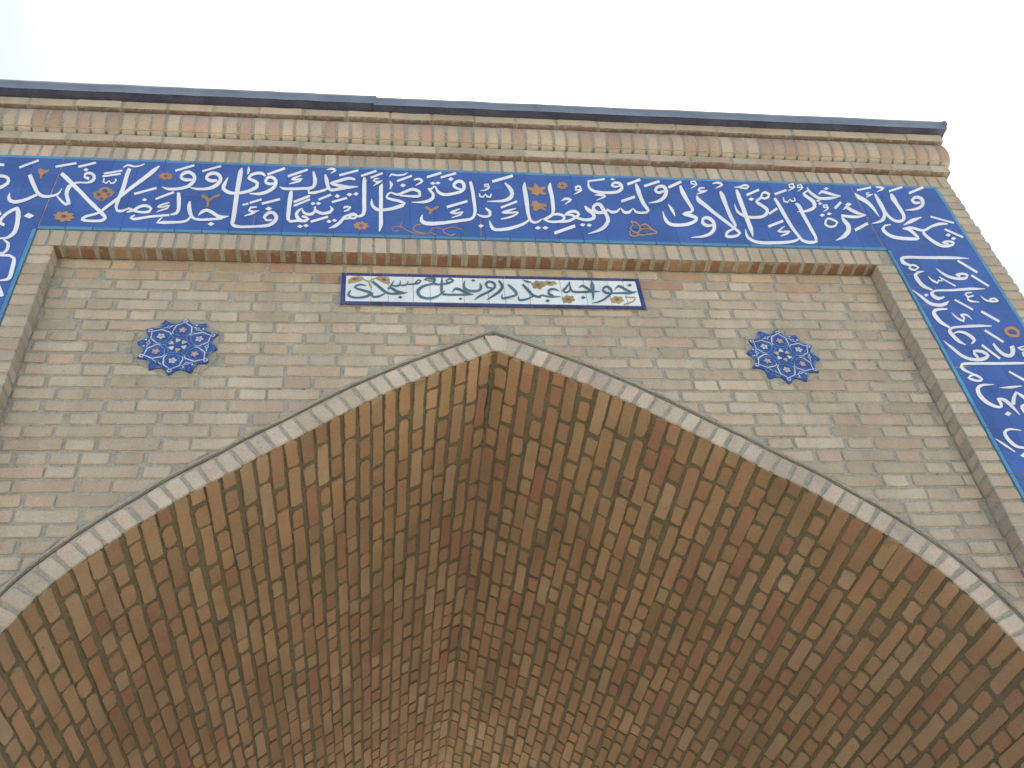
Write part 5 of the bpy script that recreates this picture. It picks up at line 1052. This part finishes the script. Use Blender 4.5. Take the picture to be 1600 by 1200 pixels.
def tile_geo(w, h, t=.008, b=.0007):
    x, z = w/2, h/2
    v = [(-x, 0, -z), (x, 0, -z), (x, 0, z), (-x, 0, z), (-x, -t+b, -z), (x, -t+b, -z), (x, -t+b, z), (-x, -t+b, z), (-x+b, -t, -z+b), (x-b, -t, -z+b), (x-b, -t, z-b), (-x+b, -t, z-b)]
    f = [(8, 9, 10, 11)]
    for a in (0, 4):
        for i in range(4): f.append((a+i, a+(i+1) % 4, a+4+(i+1) % 4, a+4+i))
    return v, f
_tm = {}
def tile(name, parent, x0, x1, z0, z1, y, m, gap=.0007, rg=random):
    w, h = round(x1-x0-2*gap, 4), round(z1-z0-2*gap, 4); key = (w, h, m)
    if key not in _tm: _tm[key] = mesh(name, *tile_geo(w, h), M[m])
    R = Matrix.Rotation(rg.uniform(-.003, .003), 4, 'X') @ Matrix.Rotation(rg.uniform(-.002, .002), 4, 'Z')
    child(name, _tm[key], parent, Matrix.Translation(((x0+x1)/2, y, (z0+z1)/2)) @ R)

# ------------------------------------------------------------------ tile frieze round the recess
frz = empty('tile_frieze', 'long blue glazed tile band with white calligraphy framing the arch below the cornice', 'tile band', (0, -REC, ZFB))
YT = -REC+.004          # back of the tiles; their faces stand at YT-.008
ZBOT = -2.35
v, f = [], []
box(v, f, -BO+.001, BO-.001, -REC+.005, .0, ZFB+.001, ZFT-.001)
for s in (-1, 1):
    a, b = sorted((s*(BI+.001), s*(BO-.001))); box(v, f, a, b, -REC+.005, .0, -3.31, ZFB-.001)
child('tile_bed', mesh('tile_bed', v, f, M['mortar']), frz)
ES = .019; rt = random.Random(21)
z_rows = [ZFB+ES+(ZFT-ZFB-2*ES)*i/4 for i in range(5)]
nx = 34
for i in range(nx):
    a, b = -BI+2*BI*i/nx, -BI+2*BI*(i+1)/nx
    for j in range(4): tile('tile', frz, a, b, z_rows[j], z_rows[j+1], YT, 'blue', rg=rt, gap=.00025)
    tile('edging_tile', frz, a, b, ZFB, ZFB+ES, YT, 'sky', rg=rt, gap=.0012) if abs((a+b)/2) < BI-.0 else None
    tile('edging_tile', frz, a, b, ZFT-ES, ZFT, YT, 'sky', rg=rt, gap=.0012)
for s in (-1, 1):
    cols = [BI+ES+(BO-BI-2*ES)*i/4 for i in range(5)]
    zz = [ZFT-ES]
    while zz[-1] > -3.0: zz.append(zz[-1]-.122)
    for j in range(len(zz)-1):
        zc = (zz[j]+zz[j+1])/2
        if not shown((s*(BI+.1), -REC, zc), 420): continue
        for i in range(4):
            a, b = sorted((s*cols[i], s*cols[i+1]))
            if i == 0 and zc > ZFB+ES: a, b = sorted((s*(BI+.0005), s*cols[1]))
            tile('tile', frz, a, b, zz[j+1], zz[j], YT, 'blue', rg=rt, gap=.00025)
        if zc <= ZFB+ES and zz[j] > ZFB:
            a, b = sorted((s*(BI+.0005), s*(BI+ES))); tile('tile', frz, a, b, ZFB, zz[j], YT, 'blue', rg=rt, gap=.00025)
        a, b = sorted((s*(BO-ES), s*BO)); tile('edging_tile', frz, a, b, zz[j+1], zz[j], YT, 'sky', rg=rt, gap=.0012)
        if zz[j] <= ZFB+.1:
            a, b = sorted((s*BI, s*(BI+ES))); tile('edging_tile', frz, a, b, zz[j+1], min(zz[j], ZFB-.001), YT, 'sky', rg=rt, gap=.0012)
    a, b = sorted((s*BI, s*BO)); tile('edging_tile', frz, a, b, ZFT-ES, ZFT, YT, 'sky', rg=rt, gap=.0012)
# ochre grout where the side bands meet the top band, and two open joints
def grout(P, wd, y, parent, m='orange'):
    rr = random.Random(len(P)+int(P[0][0]*100)); v = []; f = []; D = []
    for (x0, z0), (x1, z1) in zip(P, P[1:]):
        k = max(2, int(math.hypot(x1-x0, z1-z0)/.018))
        D += [(x0+(x1-x0)*i/k, z0+(z1-z0)*i/k) for i in range(k)]
    D.append(P[-1]); hor = abs(P[-1][0]-P[0][0]) > abs(P[-1][1]-P[0][1])
    for x, z in D:
        h = wd*rr.uniform(.25, 1.0)/2; o = rr.uniform(-.0015, .0015)
        v += [(x+(0 if hor else o-h), y, z+(o-h if hor else 0)), (x+(0 if hor else o+h), y, z+(o+h if hor else 0))]
    f = [(2*i, 2*i+1, 2*i+3, 2*i+2) for i in range(len(D)-1)]
    child('grout_joint', mesh('grout_joint', v, f, M[m]), parent)
YF = YT-.008
M['grout'] = glaze('ochre_grout', (.24, .17, .13), .8, .3)
for P, wd in (([(1.984, .315), (1.981, .1), (1.985, -.21)], .007), ([(-1.996, .32), (-1.992, .18), (-1.994, -.21)], .006), ([(-2.46, -.147), (-2.12, -.143), (-1.995, -.150)], .005),
              ([(2.02, -.418), (2.10, -.418)], .006), ([(2.02, -.514), (2.14, -.516)], .006), ([(2.02, -.637), (2.13, -.635)], .006), ([(2.01, -1.048), (2.09, -1.042)], .009), ([(2.02, -1.648), (2.12, -1.640)], .012),
              ([(-1.07, -.19), (-1.069, -.06)], .008), ([(.30, .31), (.302, .30)], .004), ([(.90, .315), (.905, .22)], .008), ([(-.265, -.205), (-.262, -.16)], .006), ([(-.02, -.205), (-.018, -.09)], .007)):
    grout(P, wd, YF-.0004, frz, 'grout')
KF = {'s': ('letter', 'white', .0012), 'm': ('vowel_mark', 'white', .0012), 'd': ('letter_dot', 'white', .0012), 'o': ('painted_flower', 'orange', .0006), 'e': ('flower_centre', 'eye', .0026),
      't': ('painted_vine', 'orange', .0008), 'g': ('painted_leaf', 'green', .0005)}
lay(frz, read(FRIEZE), YF, KF)

# ------------------------------------------------------------------ name plaque
pq = empty('name_plaque', 'white tile plaque with dark teal lettering and navy border above the arch point', 'sign', (.025, 0, -.52))
PX0, PX1, PZ0, PZ1 = -.664, .714, -.629, -.415
v, f = [], []; box(v, f, PX0+.001, PX1-.001, -.009, .02, PZ0+.001, PZ1-.001)
child('plaque_bed', mesh('plaque_bed', v, f, M['mortar']), pq)
rp = random.Random(4); BW = .021; YP = -.009
x = PX0+BW
while x < PX1-BW-.02:
    w_ = rp.choice((.055, .11, .112, .115)); x1 = min(x+w_, PX1-BW)
    for a, b in ((PZ1-BW, PZ1), (PZ0, PZ0+BW)): tile('border_tile', pq, x, x1, a, b, YP, 'navy', .0018, rp)
    x = x1
for a, b in ((PX0, PX0+BW), (PX1-BW, PX1)):
    for j in range(3):
        z0 = PZ0+(PZ1-PZ0)*j/3; tile('border_tile', pq, a, b, z0, z0+(PZ1-PZ0)/3, YP, 'navy', .0015, rp)
M['pwhite'] = glaze('plaque_white_glaze', (.60, .67, .71), .3, .05)
x = PX0+BW
while x < PX1-BW-.01:
    x1 = min(x+rp.choice((.075, .112, .113, .15)), PX1-BW)
    if PX1-BW-x1 < .03: x1 = PX1-BW
    tile('tile', pq, x, x1, PZ0+BW, PZ1-BW, YP, 'pwhite', .0009, rp); x = x1
KP = {'s': ('letter', 'teal', .0012), 'm': ('letter', 'teal', .0012), 'd': ('letter_dot', 'teal', .0012), 'g': ('painted_flower', 'olive', .0006), 'v': ('flower_centre', 'violet', .0026), 't': ('painted_stem', 'olive', .0005)}
lay(pq, read(PLAQUE), YP-.008, KP)

# ------------------------------------------------------------------ star medallions
M['mwhite'] = glaze('faded_white_glaze', (.42, .50, .56), .4)
def medallion(cx, cz, rot, R, label, seed):
    rg = random.Random(seed)
    e = empty('star_medallion', label, 'tile medallion', (cx, 0, cz), 'blue star medallions on the recessed wall')
    y0 = -.0125
    out = []
    for k in range(12):
        a0 = rot+k*math.pi/6
        rr = R*rg.uniform(.96, 1.03)
        for t, q in ((0, 1.0), (.10, .955), (.28, .855), (.5, .80), (.72, .855), (.90, .955)):
            a = a0+t*math.pi/6; q2 = q if t else 1
            out.append((rr*q2*math.cos(a), rr*q2*math.sin(a)))
    n = len(out); v = [(0, y0, 0)]+[(p[0], y0, p[1]) for p in out]+[(p[0]*1.01, 0.0, p[1]*1.01) for p in out]
    f = [(0, 1+(i+1) % n, 1+i) for i in range(n)]+[(1+i, 1+(i+1) % n, 1+n+(i+1) % n, 1+n+i) for i in range(n)]
    o = child('tile', mesh('tile', v, f, M['mblue']), e, Matrix.Translation((cx, 0, cz)))
    cnt = [0]
    def st(P, wd, m, name, lift=.0008):
        P = [(r*math.cos(a), r*math.sin(a)) for r, a in P]
        if len(P) > 2:
            D = densify(P, .006)
        else: D = [Vector(p) for p in P]
        v = []; f = []; cnt[0] += 1; yy = y0-lift-.00015*(cnt[0] % 9)
        for i, p in enumerate(D):
            t = (D[min(i+1, len(D)-1)]-D[max(i-1, 0)]).normalized(); nn = Vector((-t.y, t.x))
            w_ = wd/2*(.65+.35*math.sin(math.pi*i/max(len(D)-1, 1)))*rg.uniform(.85, 1.15)
            for q in (p+nn*w_, p-nn*w_): v.append((q.x, yy-.0003*i/len(D), q.y))
        f = [(2*i, 2*i+1, 2*i+3, 2*i+2) for i in range(len(D)-1)]
        child(name, mesh(name, v, f, M[m]), e, Matrix.Translation((cx, 0, cz)))
    def blob(r, a, rx, m, name, petals=5, lift=.0022):
        px, pz = r*math.cos(a), r*math.sin(a); v = []
        ph = rg.random()*6; cnt[0] += 1
        for i in range(petals*4):
            b = ph+2*math.pi*i/(petals*4); q = rx*(1, .85, .55, .85)[i % 4]; v.append((px+q*math.cos(b), y0-lift-.00012*(cnt[0] % 9), pz+q*math.sin(b)))
        child(name, mesh(name, v, [tuple(range(len(v)))], M[m]), e, Matrix.Translation((cx, 0, cz)))
    d = math.pi/180
    for k in range(6):
        a = rot+k*math.pi/3
        j = lambda s: rg.uniform(-s, s)
        st([(R*.84, a), (R*.88, a+3.5*d), (R*.935, a), (R*.88, a-3.5*d), (R*.835, a)], R*.034, 'mwhite', 'white_vine')
        for sg in (-1, 1):
            st([(R*.84, a), (R*.76, a+sg*8*d), (R*.72, a+sg*15*d), (R*.60, a+sg*21*d), (R*.50, a+sg*27*d), (R*.42, a+sg*26*d)], R*.034, 'mwhite', 'white_vine')
            st([(R*.42, a+sg*26*d), (R*.36, a+sg*12*d), (R*.33, a+sg*2*d)], R*.028, 'cyan', 'pale_vine')
            st([(R*.66, a+sg*30*d), (R*.72, a+sg*25*d), (R*.73, a+sg*19*d)], R*.030, 'mwhite', 'white_vine')
            st([(R*.80, a+sg*17*d), (R*.86, a+sg*21*d), (R*.83, a+sg*25*d)], R*.03, 'cyan', 'pale_vine')
        st([(R*.30, a-25*d), (R*.25, a), (R*.30, a+25*d)], R*.024, 'cyan', 'pale_vine')
        for sg in (-1, 1):
            st([(R*.90, a+sg*24*d), (R*.82, a+sg*14*d), (R*.74, a+sg*19*d)], R*.02, 'cyan', 'pale_vine')
            st([(R*.42, a+sg*14*d), (R*.62, a+sg*17*d), (R*.70, a+sg*6*d)], R*.018, 'cyan', 'pale_vine')
        st([(R*.28, a+30*d), (R*.46, a+34*d+j(.05)), (R*.60, a+30*d)], R*.026, 'cyan', 'pale_vine')
        blob(R*.54, a, R*.11, 'mwhite' if k % 2 else 'pink', 'flower', 5)
        blob(R*.54, a, R*.05, 'pink' if k % 2 else 'gold', 'flower_centre', 4, .0034)
        blob(R*.70, a+30*d, R*.06, 'green', 'leaf', 3)
        st([(R*.76, a+30*d), (R*.70, a+34*d), (R*.66, a+30*d), (R*.70, a+26*d), (R*.76, a+30*d)], R*.022, 'mwhite', 'white_vine', .0026)
        st([(R*.84, a+32*d), (R*.90, a+29*d)], R*.035, 'cyan', 'pale_vine')
        blob(R*.80, a+22*d*(1 if k % 2 else -1)+30*d*0, R*.028, 'white', 'petal', 3)
        blob(R*.17, a+12*d, R*.075, 'gold' if k % 2 else 'mwhite', 'petal', 3)
    blob(0, 0, R*.14, 'mblue', 'flower_centre', 6, .0005)
medallion(MEDS[0][0], MEDS[0][1], math.radians(85), .166, 'blue twelve-pointed star tile under the left end of the lintel, tips near upright', 1)
medallion(MEDS[1][0], MEDS[1][1], math.radians(84), .168, 'blue twelve-pointed star tile near the darker right-hand jamb of the recess', 2)
